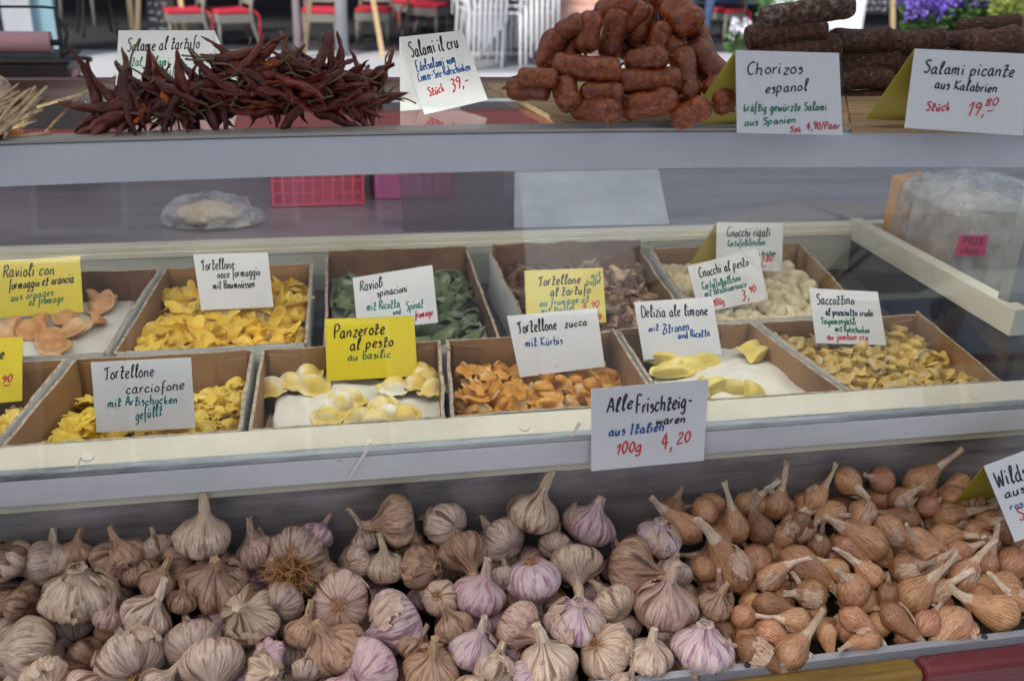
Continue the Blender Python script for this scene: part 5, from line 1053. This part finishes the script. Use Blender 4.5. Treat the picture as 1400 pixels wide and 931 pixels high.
# pink paper rolls in a black dispenser at the far left
mRoll = M('pink_paper', [(.42, .25, .28), (.52, .33, .36)], .7, 5, .1)
Yr = 2.05
def roll(x0, x1, y, pr, label, Y):
    a, b_ = Py(x0, y, Y), Py(x1, y, Y); b_ = V3((b_.x, a.y, a.z)) if True else b_
    r = pr*zd(a)/F; t = empty('paper_roll', a, label, 'paper roll', 'pink wrapping paper rolls'); L = b_.x-a.x
    m = MB(); m.tube([(0, 0, 0), (L, 0, 0)], r, 32); put('paper', m.mesh('paper', mRoll), t)
    m = MB(); m.tube([(-.012, 0, 0), (L+.02, 0, 0)], r*.28, 14); put('core', m.mesh('core', mBlack, True), t); return a, L, r
a, L, r = roll(-60, 70, 58, 15, 'thick pink paper roll, upper one of two in the dispenser', Yr)
a2, L2, r2 = roll(60, 106, 107, 13, 'short pink paper roll, lower one beside the black box', Yr)
ds = empty('roll_dispenser', (a.x+L, a.y, 1.1495), 'black metal dispenser arm holding the pink paper rolls', 'dispenser'); o0 = V3((a.x+L, a.y, 1.1495)); mb = MB(); g = .004
R_ = lambda x, y, z: V3((x, y, z))-o0
xr = a.x+L+.016
mb.tube([R_(xr, a.y, 1.15), R_(xr, a.y, a.z+.06)], g, 8); mb.tube([R_(xr, a.y, a.z+.06), R_(xr-.02, a.y, a.z+.062), R_(a.x-.05, a.y-.01, a.z+.062)], g*.6, 8)
mb.tube(cr([R_(xr, a.y, a.z-.03), R_(xr+.02, a.y, a.z-.028), R_(xr+.05, a.y, a.z-.03), R_(a2.x+L2+.02, a.y, a2.z+.02), R_(a2.x+L2+.03, a.y, 1.152)], 5), g, 8)
put('frame', mb.mesh('frame', mBlack, True), ds)
mb = MB(); mb.tube(cr([R_(xr, a.y-.01, a.z+.05), R_(xr+.015, a.y-.01, a.z+.02), R_(xr+.01, a.y-.01, a.z), R_(xr+.02, a.y-.01, a.z-.01), R_(xr, a.y-.01, a.z-.02)], 5), .0035, 8); put('spring', mb.mesh('spring', mBlack, True), ds)
b = MB(); q = Py(30, 110, Yr+.02); b.box(q.x-.25, q.x+.095, q.y-.06, q.y+.06, 1.150, a.z-r-.012); b.box(q.x-.25, q.x+.10, q.y-.065, q.y+.065, a.z-r-.012, a.z-r-.004); o = b.build('black_box', mBlack, bevel=.004); tag(o, 'low black plastic box under the upper pink paper roll', 'box')

# ================================================================== CAFE TERRACE
mWick = M('grey_wicker', [(.12, .12, .11), (.22, .22, .20), (.28, .27, .25)], .75, 40, .3, 120, stretch=(1, 1, 3)); mCush = M('red_cushion', [(.45, .015, .04), (.58, .03, .07)], .8, 12, .1)
mWh = M('white_metal', [(.68, .70, .74), (.76, .78, .80)], .3, 8)
def cafe_chair():
    t = empty('cafe_chair', (0, 0, 0), 'x', 'chair', 'grey wicker chairs with red cushions on the terrace')
    b = MB(); b.box(-.22, .22, -.22, .22, .30, .40); put('seat', b.mesh('seat', mWick), t)
    b = MB(); b.box(-.215, .215, -.225, .20, .402, .455); o = put('cushion', b.mesh('cushion', mCush), t); md = o.modifiers.new('b', 'BEVEL'); md.width = .02; md.segments = 3
    for s in (-1, 1):
        b = MB(); b.tube([(s*.19, -.20, .30), (s*.195, -.21, 0)], .018, 8); put('leg', b.mesh('leg', mWick, True), t)
        b = MB(); b.tube(cr([(s*.21, .30, 0), (s*.205, .22, .25), (s*.20, .20, .45), (s*.20, .30, .9)], 4), .02, 8); put('leg', b.mesh('leg', mWick, True), t)
        b = MB(); b.tube(cr([(s*.2, .22, .44), (s*.24, .27, .40), (s*.25, .29, .30), (s*.24, .28, .12)], 4), .012, 6); put('cushion_tie', b.mesh('cushion_tie', mCush, True), t)
    b = MB(); b.hexa([(-.20, .215, .50), (.20, .215, .50), (.20, .235, .50), (-.20, .235, .50), (-.20, .295, .90), (.20, .295, .90), (.20, .315, .90), (-.20, .315, .90)]); put('backrest', b.mesh('backrest', mWick), t)
    return t
proto = cafe_chair()
for i, (x, y, rz, lab) in enumerate(((255, 62, 75, 'wicker chair with red cushion beside the chalkboard at left'), (318, 62, 70, 'wicker chair with red cushion, turned sideways left of the metal post'), (440, 60, 5, 'wicker chair with red cushion behind the central wooden easel'), (512, 58, 12, 'wicker chair with red cushion behind the Salami il cru card'), (585, 50, -60, 'wicker chair with red cushion beside the stacked white chairs'), (560, 44, 20, 'wicker chair with red cushion in the second row of the terrace'))):
    o = proto if i == 0 else copy_tree(proto); o.location = Pz(x, y, .03); o.rotation_euler = (0, 0, radians(-rz)); o.scale = (.8, .8, .78); o['label'] = lab
# metal posts
def post(x, y, r, h, mat, label, Z=0):
    p = Pz(x, y, Z); m = MB(); m.tube([(0, 0, 0), (0, 0, h)], r, 16); o = put('metal_post', m.mesh('metal_post', mat, True), None, p)
    tag(o, label, 'post')
post(408, 80, .035, 2.6, M('rosy_metal', [(.45, .36, .40), (.56, .48, .52)], .3, 3, metal=.5), 'rosy grey metal post left of the central easel')
post(468, 72, .06, 2.6, mAlu, 'wider pale grey post behind the central easel', .03)
# chalkboard easels
mWood = M('pale_wood', [(.48, .33, .17), (.60, .44, .25), (.66, .50, .30)], .55, 14, .1, stretch=(1, 1, .15)); mSlate = M('slate', [(.012, .013, .016), (.03, .032, .036)], .7, 6)
mChalk = M('chalk', [(.55, .60, .68), (.68, .72, .78)], .9, 60)
def easel(p, w, h, sp, rz, label, lift):
    t = empty('chalkboard_easel', p, label, 'chalkboard', 'wooden chalkboard easels'); t.rotation_euler = (0, 0, radians(rz))
    for s in (-1, 1):
        m = MB(); m.hexa([(s*(w+sp)-.022, -.02, 0), (s*(w+sp)+.022, -.02, 0), (s*(w+sp)+.022, .02, 0), (s*(w+sp)-.022, .02, 0), (s*w*.8-.022, .28, h), (s*w*.8+.022, .28, h), (s*w*.8+.022, .32, h), (s*w*.8-.022, .32, h)]); put('leg', m.mesh('leg', mWood), t)
    m = MB(); m.tube([(0, .75, 0), (0, .32, h*.95)], .02, 6); put('leg', m.mesh('leg', mWood), t)
    m = MB(); k = .3/h; z0, z1 = lift, h*.98; m.hexa([(-w*.9, z0*k-.035, z0), (w*.9, z0*k-.035, z0), (w*.9, z0*k-.015, z0), (-w*.9, z0*k-.015, z0), (-w*.8, z1*k-.035, z1), (w*.8, z1*k-.035, z1), (w*.8, z1*k-.015, z1), (-w*.8, z1*k-.015, z1)]); put('board', m.mesh('board', mSlate), t)
    m = MB(); rn = random.Random(label)
    for ln in range(int((z1-z0)/.075)):
        z = z0+.05+ln*.075; x = -w*.7
        while x < w*.6:
            q = [(x+.012*j, z*k-.038, z+rn.uniform(-.016, .02)) for j in range(rn.randint(3, 7))]; m.tube(q, .005, 4); x = q[-1][0]+.035
    put('chalk_writing', m.mesh('chalk_writing', mChalk), t)
easel(Pz(222, 66, 0), .14, 1.5, .10, -6, 'narrow wooden chalkboard easel behind the tartufo card', .06)
easel(Pz(470, 79, 0), .16, 1.7, .22, 0, 'bare legged wooden easel left of the Salami il cru card', .62)
easel(Pz(1190, 62, 0), .22, 1.7, .10, 8, 'wooden easel behind the salami stack near the flowers', .35)
p = Pz(184, 62, 0); m = MB(); m.box(-.025, .025, -.02, .02, 0, 1.6); o = put('wooden_post', m.mesh('wooden_post', mWood), None, p); tag(o, 'slim upright wooden post left of the narrow chalkboard', 'post')
# stack of white chairs
def white_chair():
    t = empty('white_chair', (0, 0, 0), 'x', 'chair', 'white metal chairs in the stack')
    for s in (-1, 1):
        for yy, top in ((-.24, .46), (.24, .86)):
            b = MB(); b.tube([(s*.27, yy*1.05, 0), (s*.25, yy, .45)]+([(s*.25, yy+.07, .86)] if top > .5 else []), .0125, 8); put('leg', b.mesh('leg', mWh, True), t)
        b = MB(); b.tube(cr([(s*.25, -.24, .45), (s*.27, -.2, .66), (s*.27, .1, .68), (s*.25, .27, .68)], 4), .012, 8); put('armrest', b.mesh('armrest', mWh, True), t)
    b = MB()
    for i in range(7): b.box(-.25, .25, -.24+i*.07, -.24+i*.07+.045, .445, .458)
    put('seat', b.mesh('seat', mWh), t)
    b = MB()
    for i in range(6): b.box(-.24, .24, .255+.012*i, .265+.012*i, .52+i*.06, .555+i*.06)
    put('backrest', b.mesh('backrest', mWh), t)
    return t
wc = white_chair(); base = Pz(690, 92, 0); k = 0
for st_, sg, dy in (('left', 1, 0), ('right', -1, .12)):
    for i in range(8):
        o = wc if k == 0 else copy_tree(wc); k += 1; o.location = base+V3((-sg*.17+sg*.05*i, dy+.004*i, .062*i)); o.rotation_euler = (0, 0, radians(sg*90+4)); o.scale = (1.0, 1.0, 1.15); o['label'] = 'white metal garden chair, %s from the bottom of the %s of two stacks' % (ORD[i+1], st_)
m = MB(); m.box(-.62, .62, -.40, .50, -.0, .012); q = base.copy(); q.z = 0.001; o = put('grey_plinth', m.mesh('grey_plinth', M('plinth_grey', [(.20, .22, .25), (.27, .29, .32)], .7, 3)), None, q+V3((0, .1, 0))); tag(o, 'flat grey slab under the stack of white chairs', 'slab')
# terracotta pot
mTer = M('terracotta', [(.46, .25, .20), (.56, .33, .27), (.60, .38, .32)], .7, 8, .1)
p = Pz(786, 84, 0); t = empty('terracotta_planter', p, 'large pale terracotta pot behind the chorizo pile', 'planter'); m = MB(); m.lathe(prof([(.22, 0), (.26, .1), (.34, .42), (.35, .44)], 4)+[(.40, .45), (.41, .52), (.40, .58), (.36, .585), (.34, .52)], 40); put('pot', m.mesh('pot', mTer, True), t)
m = MB(); m.lathe([(.335, .50), (.335, .52), (.01, .53)], 30); put('soil', m.mesh('soil', M('soil', [(.03, .02, .015), (.06, .045, .035)], .95, 30, .4)), t)
# plants
def leafmat(n, c): return M(n, c, .55, 9, rnd=.25)
mLf = [leafmat('leaf_green', [(.05, .12, .03), (.09, .20, .05), (.14, .27, .08)]), leafmat('leaf_lime', [(.22, .30, .05), (.34, .42, .09), (.42, .48, .14)]), leafmat('leaf_dark', [(.02, .05, .02), (.05, .10, .04)])]
mFw = {'purple': leafmat('purple_petals', [(.12, .07, .42), (.22, .14, .58)]), 'white': leafmat('white_petals', [(.60, .62, .70), (.74, .74, .80)]), 'pink': leafmat('pink_petals', [(.40, .08, .25), (.52, .16, .36)])}
def plant(px, py, Y, w, h, leaf, fl, n, label, name='flowering_plant', cat='plant'):
    c = Py(px, py, Y); rn = random.Random(label); t = empty(name, c, label, cat, 'plants in the flower planter' if Y < 6 else None)
    m = MB(); k = MB()
    for i in range(n):
        a, r = rn.uniform(0, 6.28), math.sqrt(rn.random()); z = h*rn.random(); p = V3((w*r*cos(a)*(.55+.45*z/h), w*r*sin(a)*(.55+.45*z/h), z)); p += noise.noise_vector(p*9)*w*.25
        d = V3((cos(a), sin(a), rn.uniform(-.3, .9))).normalized(); L = rn.uniform(.014, .034)*(Y/4)**.5; s = d.cross(V3((rn.gauss(0, 1), rn.gauss(0, 1), 1))).normalized()*L*.3
        m.add([p, p+d*L*.5+s, p+d*L, p+d*L*.5-s], [(0, 1, 2, 3)])
    put('foliage', m.mesh('foliage', leaf), t)
    if fl:
        for i in range(n//12):
            a, r = rn.uniform(0, 6.28), math.sqrt(rn.random()); p = V3((w*r*cos(a), w*r*sin(a), h*rn.uniform(.7, 1.25)))
            for j in range(9):
                q = p+V3((rn.gauss(0, .007), rn.gauss(0, .007), j*.007)); s = rn.uniform(.006, .011); u = V3((rn.gauss(0, 1), rn.gauss(0, 1), rn.gauss(0, 1))).normalized(); w_ = u.orthogonal().normalized(); x_ = u.cross(w_)
                k.add([q+w_*s, q+x_*s, q-w_*s, q-x_*s], [(0, 1, 2, 3)])
        put('flowers', k.mesh('flowers', mFw[fl]), t)
    return c
plant(1255, 66, 3.6, .10, .15, mLf[0], 'purple', 900, 'purple flower spikes above the salami stack, left end of the planter')
plant(1296, 62, 3.7, .10, .17, mLf[0], 'purple', 900, 'violet flowering plant with pale buds left of the lime green shrub')
plant(1330, 50, 3.8, .12, .17, mLf[0], 'white', 1000, 'green plant with white flowers in the middle of the planter')
plant(1352, 28, 4.3, .12, .18, mLf[2], 'pink', 800, 'dark leaved plant with pink flowers at the back of the planter')
c = plant(1384, 66, 3.5, .15, .20, mLf[1], None, 1900, 'lime green feathery shrub at the right edge of the planter')
plant(1060, 40, 7.5, .22, .30, mLf[0], 'white', 700, 'small green bush with white blossom left behind the salamis', 'flowering_bush')
plant(1006, 74, 5.0, .05, .10, mLf[0], 'white', 200, 'little pale green sprig low beside the chorizo pile', 'flowering_bush')
q = Py(1320, 66, 3.7); b = MB(); b.box(-.42, .42, -.24, .5, -.18, .0); b.box(-.38, -.32, -.2, -.14, -q.z, -.18); b.box(.32, .38, -.2, -.14, -q.z, -.18); b.box(-.38, -.32, .4, .46, -q.z, -.18); b.box(.32, .38, .4, .46, -q.z, -.18)
o = b.build('flower_planter', M('planter_wood', [(.06, .045, .035), (.10, .075, .055)], .7, 8, .1, stretch=(.2, 1, 1)), None, q); tag(o, 'dark wooden planter on legs that carries the flowers at right', 'planter')
b = MB(); b.box(-.55, .55, -.02, .02, 0, 1.15); o = b.build('white_screen', M('screen_white', [(.70, .74, .80)], .6), None, Pz(1110, 72, 0)); tag(o, 'white terrace screen behind the salami stack', 'screen')
# bistro chairs inside the open door
def bistro(p, rz, label):
    t = empty('bistro_chair', p, label, 'chair', 'black bistro chairs inside the cafe'); t.rotation_euler = (0, 0, radians(rz))
    m = MB(); m.lathe([(.01, .44), (.19, .44), (.2, .455), (.19, .47), (.01, .472)], 24); put('seat', m.mesh('seat', mBlack, True), t)
    for k in range(4):
        a = pi/4+k*pi/2; m = MB(); m.tube(cr([(.16*cos(a), .16*sin(a), .44), (.19*cos(a), .19*sin(a), .25), (.24*cos(a), .24*sin(a), 0)], 3), .013, 8); put('leg', m.mesh('leg', mBlack, True), t)
    m = MB(); m.tube(cr([(-.18, .1, .46), (-.2, .18, .75), (0, .24, .92), (.2, .18, .75), (.18, .1, .46)], 5), .013, 8); put('backrest', m.mesh('backrest', mBlack, True), t)
bistro(Pz(134, 48, .03), 20, 'black bistro chair inside the open door at left'); bistro(Pz(10, 40, .03), -10, 'black bistro chair behind the glass door at far left')
t = empty('step_ladder', Pz(108, 36, .03), 'small pale metal stepladder beside the teal door frame', 'stepladder')
for s in (-1, 1): m = MB(); m.tube([(s*.17, 0, 0), (s*.13, .2, 1.3)], .02, 8); put('rail', m.mesh('rail', mAlu, True), t)
for i in range(1, 4): m = MB(); m.tube([(-.17+.012*i, .06*i, .38*i), (.17-.012*i, .06*i, .38*i)], .018, 8); put('rung', m.mesh('rung', mAlu, True), t)

# ================================================================== PEOPLE
def person(joints, edges, radii, loc, rz, label, mats, region, head_at, face_dir, hairm):
    me = bpy.data.meshes.new('person'); me.from_pydata(joints, edges, []); o = bpy.data.objects.new('person', me); COL.objects.link(o)
    sk = o.modifiers.new('skin', 'SKIN'); 
    for i, r in enumerate(radii): me.skin_vertices[0].data[i].radius = (r, r) if not isinstance(r, tuple) else r
    me.skin_vertices[0].data[0].use_root = True
    ss = o.modifiers.new('sub', 'SUBSURF'); ss.levels = 2; ss.render_levels = 2
    dg = bpy.context.evaluated_depsgraph_get(); dg.update(); m2 = bpy.data.meshes.new_from_object(o.evaluated_get(dg)); o.modifiers.clear(); o.data = m2
    # head joined into the body: skull, nose, ears
    mb = MB(); h = V3(head_at); mb.lathe(prof([(.005, -.125), (.035, -.12), (.062, -.07), (.076, 0), (.078, .05), (.06, .1), (.005, .125)], 4), 24); vv = [V3((p.x*.95, p.y*1.15, p.z))+h for p in mb.v]; ff = mb.f
    nb = MB(); nb.tube([h+V3((0, -.082, .02)), h+V3((0, -.1, -.015)), h+V3((0, -.083, -.03))], [.008, .014, .01], 8)
    for s in (-1, 1): nb.tube([h+V3((s*.074, .0, -.02)), h+V3((s*.084, .006, .0)), h+V3((s*.078, .008, .025))], [.01, .014, .008], 6); nb.tube([h+V3((s*.03, -.083, .012)), h+V3((s*.03, -.088, .013))], .01, 8)
    nb.tube([h+V3((-.025, -.079, -.06)), h+V3((0, -.085, -.06)), h+V3((.025, -.079, -.06))], .006, 6)
    bm = bmesh.new(); bm.from_mesh(m2)
    for V_, F_ in ((vv, ff), (nb.v, nb.f)):
        vs = [bm.verts.new(p) for p in V_]
        for q in F_:
            try: bm.faces.new([vs[i] for i in q])
            except ValueError: pass
    bm.to_mesh(m2); bm.free(); m2.materials.clear()
    for m in mats: m2.materials.append(m)
    for p in m2.polygons: p.use_smooth = True; p.material_index = region(p.center)
    hb = MB(); hb.lathe(prof([(.079, -.01), (.086, .045), (.068, .108), (.006, .135)], 4), 24, 0); hv = [V3((p.x*.98, p.y*1.15+.012, p.z+(.04 if p.y < -.03 and p.z < .04 else 0)))+h for p in hb.v]
    put('hair', mesh('hair', hv, hb.f, hairm), o)
    o.location = loc; o.rotation_euler = (0, 0, radians(rz)); o.name = 'person'; return tag(o, label, 'person')
mSkin = M('skin', [(.48, .28, .20), (.55, .34, .25)], .5, 8); mJack = M('dark_jacket', [(.015, .016, .02), (.035, .036, .04)], .8, 30, .2); mGreyC = M('grey_top', [(.13, .13, .13), (.2, .2, .2)], .85, 30, .2); mJean = M('jeans', [(.03, .06, .14), (.06, .11, .22)], .85, 40, .2); mHair = M('brown_hair', [(.02, .012, .008), (.05, .03, .02)], .6, 50); mShoe = mBlack
def hand_chain(J, E, Rr, wrist_i, d, side):
    """palm and five unequal, slightly curled fingers"""
    w = V3(J[wrist_i]); d = V3(d).normalized(); s = d.cross(V3((0, 0, 1))); s = s.normalized() if s.length > .1 else V3((1, 0, 0)); n = s.cross(d)
    J.append(tuple(w+d*.06)); Rr.append((.028, .018)); pi_ = len(J)-1; E.append((wrist_i, pi_))
    for k, (o, L) in enumerate(((-.028, .065), (-.009, .075), (.010, .07), (.028, .055))):
        a = w+d*.085+s*o; J.append(tuple(a)); Rr.append(.009); E.append((pi_, len(J)-1))
        J.append(tuple(a+d*L*.6-n*.008)); Rr.append(.008); E.append((len(J)-2, len(J)-1)); J.append(tuple(a+d*L*.9-n*.03)); Rr.append(.007); E.append((len(J)-2, len(J)-1))
    a = w+d*.03+s*side*.035; J.append(tuple(a)); Rr.append(.011); E.append((pi_, len(J)-1)); J.append(tuple(a+d*.045+s*side*.012-n*.012)); Rr.append(.009); E.append((len(J)-2, len(J)-1))
def body(seated):
    J = [(0, 0, .95), (0, .01, 1.12), (0, .015, 1.30), (0, .01, 1.44), (0, -.005, 1.53), (0, -.01, 1.60)]; Rr = [(.155, .11), (.145, .10), (.16, .105), (.10, .08), (.055, .055), (.06, .06)]; E = [(0, 1), (1, 2), (2, 3), (3, 4), (4, 5)]
    for s in (-1, 1):
        i = len(J); J += [(s*.17, .01, 1.41), (s*.24, .04, 1.14), (s*.20, -.16, 1.0)]; Rr += [(.065, .065), (.048, .048), (.033, .033)]; E += [(3, i), (i, i+1), (i+1, i+2)]
        hand_chain(J, E, Rr, i+2, (-s*.25, -.8, -.2), -s)
        i = len(J)
        if seated: J += [(s*.10, -.03, .90), (s*.13, -.44, .93), (s*.13, -.47, .50), (s*.13, -.50, .49), (s*.14, -.62, .47)]
        else: J += [(s*.10, 0, .86), (s*.11, -.02, .48), (s*.11, .02, .09), (s*.115, -.02, .05), (s*.13, -.15, .035)]
        Rr += [(.09, .09), (.062, .062), (.042, .042), (.045, .04), (.035, .028)]; E += [(0, i), (i, i+1), (i+1, i+2), (i+2, i+3), (i+3, i+4)]
    return J, E, Rr
J, E_, Rr = body(True)
def reg_seat(c):
    if c.z > 1.50: return 0
    if c.y < -.17 and c.z > .96: return 0
    if c.z > 1.0 or (abs(c.x) > .15 and c.z > .97 and c.y > -.2): return 1
    return 3 if c.z < .545 else 2
p = Pz(1000, 60, .03)
person(J, E_, Rr, (p.x, p.y+.3, .03-.43), -60, 'person in grey top and blue jeans sitting on the terrace behind the chorizos', [mSkin, mGreyC, mJean, mShoe], reg_seat, (0, -.02, 1.68), None, mHair)
o = copy_tree(proto); o.location = (p.x, p.y+.3, .03); o.rotation_euler = (0, 0, radians(-60)); o['label'] = 'wicker chair with red cushion under the seated person at right'
J, E_, Rr = body(False)
def reg_st(c):
    if c.z > 1.50: return 0
    if c.y < -.18 and c.z < 1.06 and c.z > .8: return 0
    if c.z > .80: return 1
    return 3 if c.z < .1 else 2
# the customer, his stall and parasol behind the photographer: seen in the front glass only
def refl(x, y, dist):
    n = V3((0, -(zt+.004-1.141), YBAR+.001-.789)).normalized(); g = V3((0, .789, 1.141)); d = ray(x, y); k = (g-EYE).dot(n)/d.dot(n); h = EYE+d*k; d = d.normalized(); r = d-n*2*d.dot(n); return h+r*dist
q = refl(1292, 430, 6.0)
person(J, E_, Rr, (q.x, q.y, 0), 150, 'dark haired person in dark jacket standing behind the photographer, mirrored in the glass', [mSkin, mJack, mJean, mShoe], reg_st, (0, -.02, 1.68), None, mHair)
mCan = M('parasol_cloth', [(.62, .60, .50), (.70, .68, .58)], .8, 4); mAwn = M('awning_cloth', [(.72, .70, .66), (.78, .76, .72)], .8, 4)
_n = mAwn.node_tree.nodes; _l = mAwn.node_tree.links; _t = _n.new('ShaderNodeBsdfTranslucent'); _t.inputs[0].default_value = (.80, .78, .74, 1); _m = _n.new('ShaderNodeMixShader'); _m.inputs[0].default_value = .4
_l.new(_n['Principled BSDF'].outputs[0], _m.inputs[1]); _l.new(_t.outputs[0], _m.inputs[2]); _l.new(_m.outputs[0], _n['Material Output'].inputs[0])
mAwnY = mAwn.copy(); mAwnY.name = 'yellow_cloth'
for q_ in mAwnY.node_tree.nodes:
    if q_.type == 'BSDF_TRANSLUCENT': q_.inputs[0].default_value = (.75, .6, .12, 1)
mCanY = M('parasol_yellow', [(.55, .45, .10), (.62, .52, .14)], .8, 4)
def parasol(loc, R, h, n, label, rz=0, mats=(mAwn, mAwnY)):
    t = empty('parasol', loc, label, 'parasol'); t.rotation_euler = (0, 0, rz); cl = MB(); top = V3((0, 0, h+R*.28))
    for i in range(n):
        a, b_ = 2*pi*i/n, 2*pi*(i+1)/n; A = V3((R*cos(a), R*sin(a), h)); B_ = V3((R*cos(b_), R*sin(b_), h)); m_ = (A+B_)/2*.985; m_.z = h+.02
        cl.add([top, A, m_, B_], [(0, 1, 2), (0, 2, 3)], i % 2)
        D = V3((0, 0, -.18)); E2 = V3((0, 0, -.13)); cl.add([A, m_, B_, B_+D, m_+E2, A+D], [(0, 5, 4, 1), (1, 4, 3, 2)], 0)
    o = put('canopy', cl.mesh('canopy', list(mats)), t); o.modifiers.new('s', 'SOLIDIFY').thickness = .002
    m = MB(); m.tube([(0, 0, 0), (0, 0, h+R*.27)], .025, 12); put('pole', m.mesh('pole', mAlu, True), t)
    for i in range(n):
        a = 2*pi*i/n; m = MB(); m.tube([top-V3((0, 0, .03)), V3((R*cos(a), R*sin(a), h-.012))], .022, 6); m.tube([(0, 0, h-.35), top.lerp(V3((R*cos(a), R*sin(a), h)), .5)-V3((0, 0, .02))], .018, 6); put('rib', m.mesh('rib', mBlack, True), t)
q = refl(1080, 300, 6.6); parasol((q.x, q.y, 0), 1.6, 2.2, 8, 'cream and yellow parasol of the stall opposite, mirrored in the glass', .3)
q = refl(1390, 485, 5.4); b = MB(); b.box(-.7, .7, -.5, .5, q.z-.10, q.z-.05)
for s in (-1, 1):
    for u in (-1, 1): b.box(s*.64-.03, s*.64+.03, u*.44-.03, u*.44+.03, 0, q.z-.10)
o = b.build('vegetable_table', mWood, None, (q.x, q.y, 0)); tag(o, 'wooden table of tomatoes at the stall opposite, mirrored in the glass', 'table')
mTom = M('tomato', [(.50, .02, .015), (.62, .05, .03)], .2, 6); m = MB(); m.lathe(prof([(.002, -.8), (.6, -.8), (1, -.1), (.8, .6), (.3, .72), (.002, .6)], 4), 20); tm = mesh('tomato', [p*.045 for p in m.v], m.f, mTom); rn = random.Random(2)
for i in range(24):
    o = put('tomato', tm, None, (q.x-.45+.09*(i % 8)+rn.uniform(-.01, .01), q.y-.2+.1*(i//8), q.z-.05+.036)); tag(o, 'red tomato on the table opposite, mirrored in the glass', 'tomato', 'tomatoes on the table opposite')
# stall roof overhead
b = MB(); x0, x1, y0, y1, z = -2.1, 2.4, -.30, 2.35, 2.62
cl = MB(); nn = 16
for i in range(nn+1):
    for j in range(nn+1): u, w = i/nn, j/nn; cl.v.append(V3((x0+(x1-x0)*u, y0+(y1-y0)*w, z-.35+.30*w-.05*sin(pi*u)*sin(pi*w))))
cl.f = [[i*(nn+1)+j, (i+1)*(nn+1)+j, (i+1)*(nn+1)+j+1, i*(nn+1)+j+1] for i in range(nn) for j in range(nn)]; cl.m = [0]*len(cl.f)
t = empty('stall_awning', (.15, 1, 0), 'pale cloth awning over the market stall, above the picture', 'awning')
o = cl.build('cloth', mAwn); o.parent = t; o.matrix_parent_inverse = Matrix.Translation((-.15, -1, 0))
for x in (x0+.05, x1-.05):
    for y, h in ((y0+.05, z-.352), (y1-.05, z-.058)):
        m = MB(); m.tube([(x, y, 0), (x, y, h)], .02, 10); o = m.build('post', mAlu, smooth=True); o.parent = t; o.matrix_parent_inverse = Matrix.Translation((-.15, -1, 0))
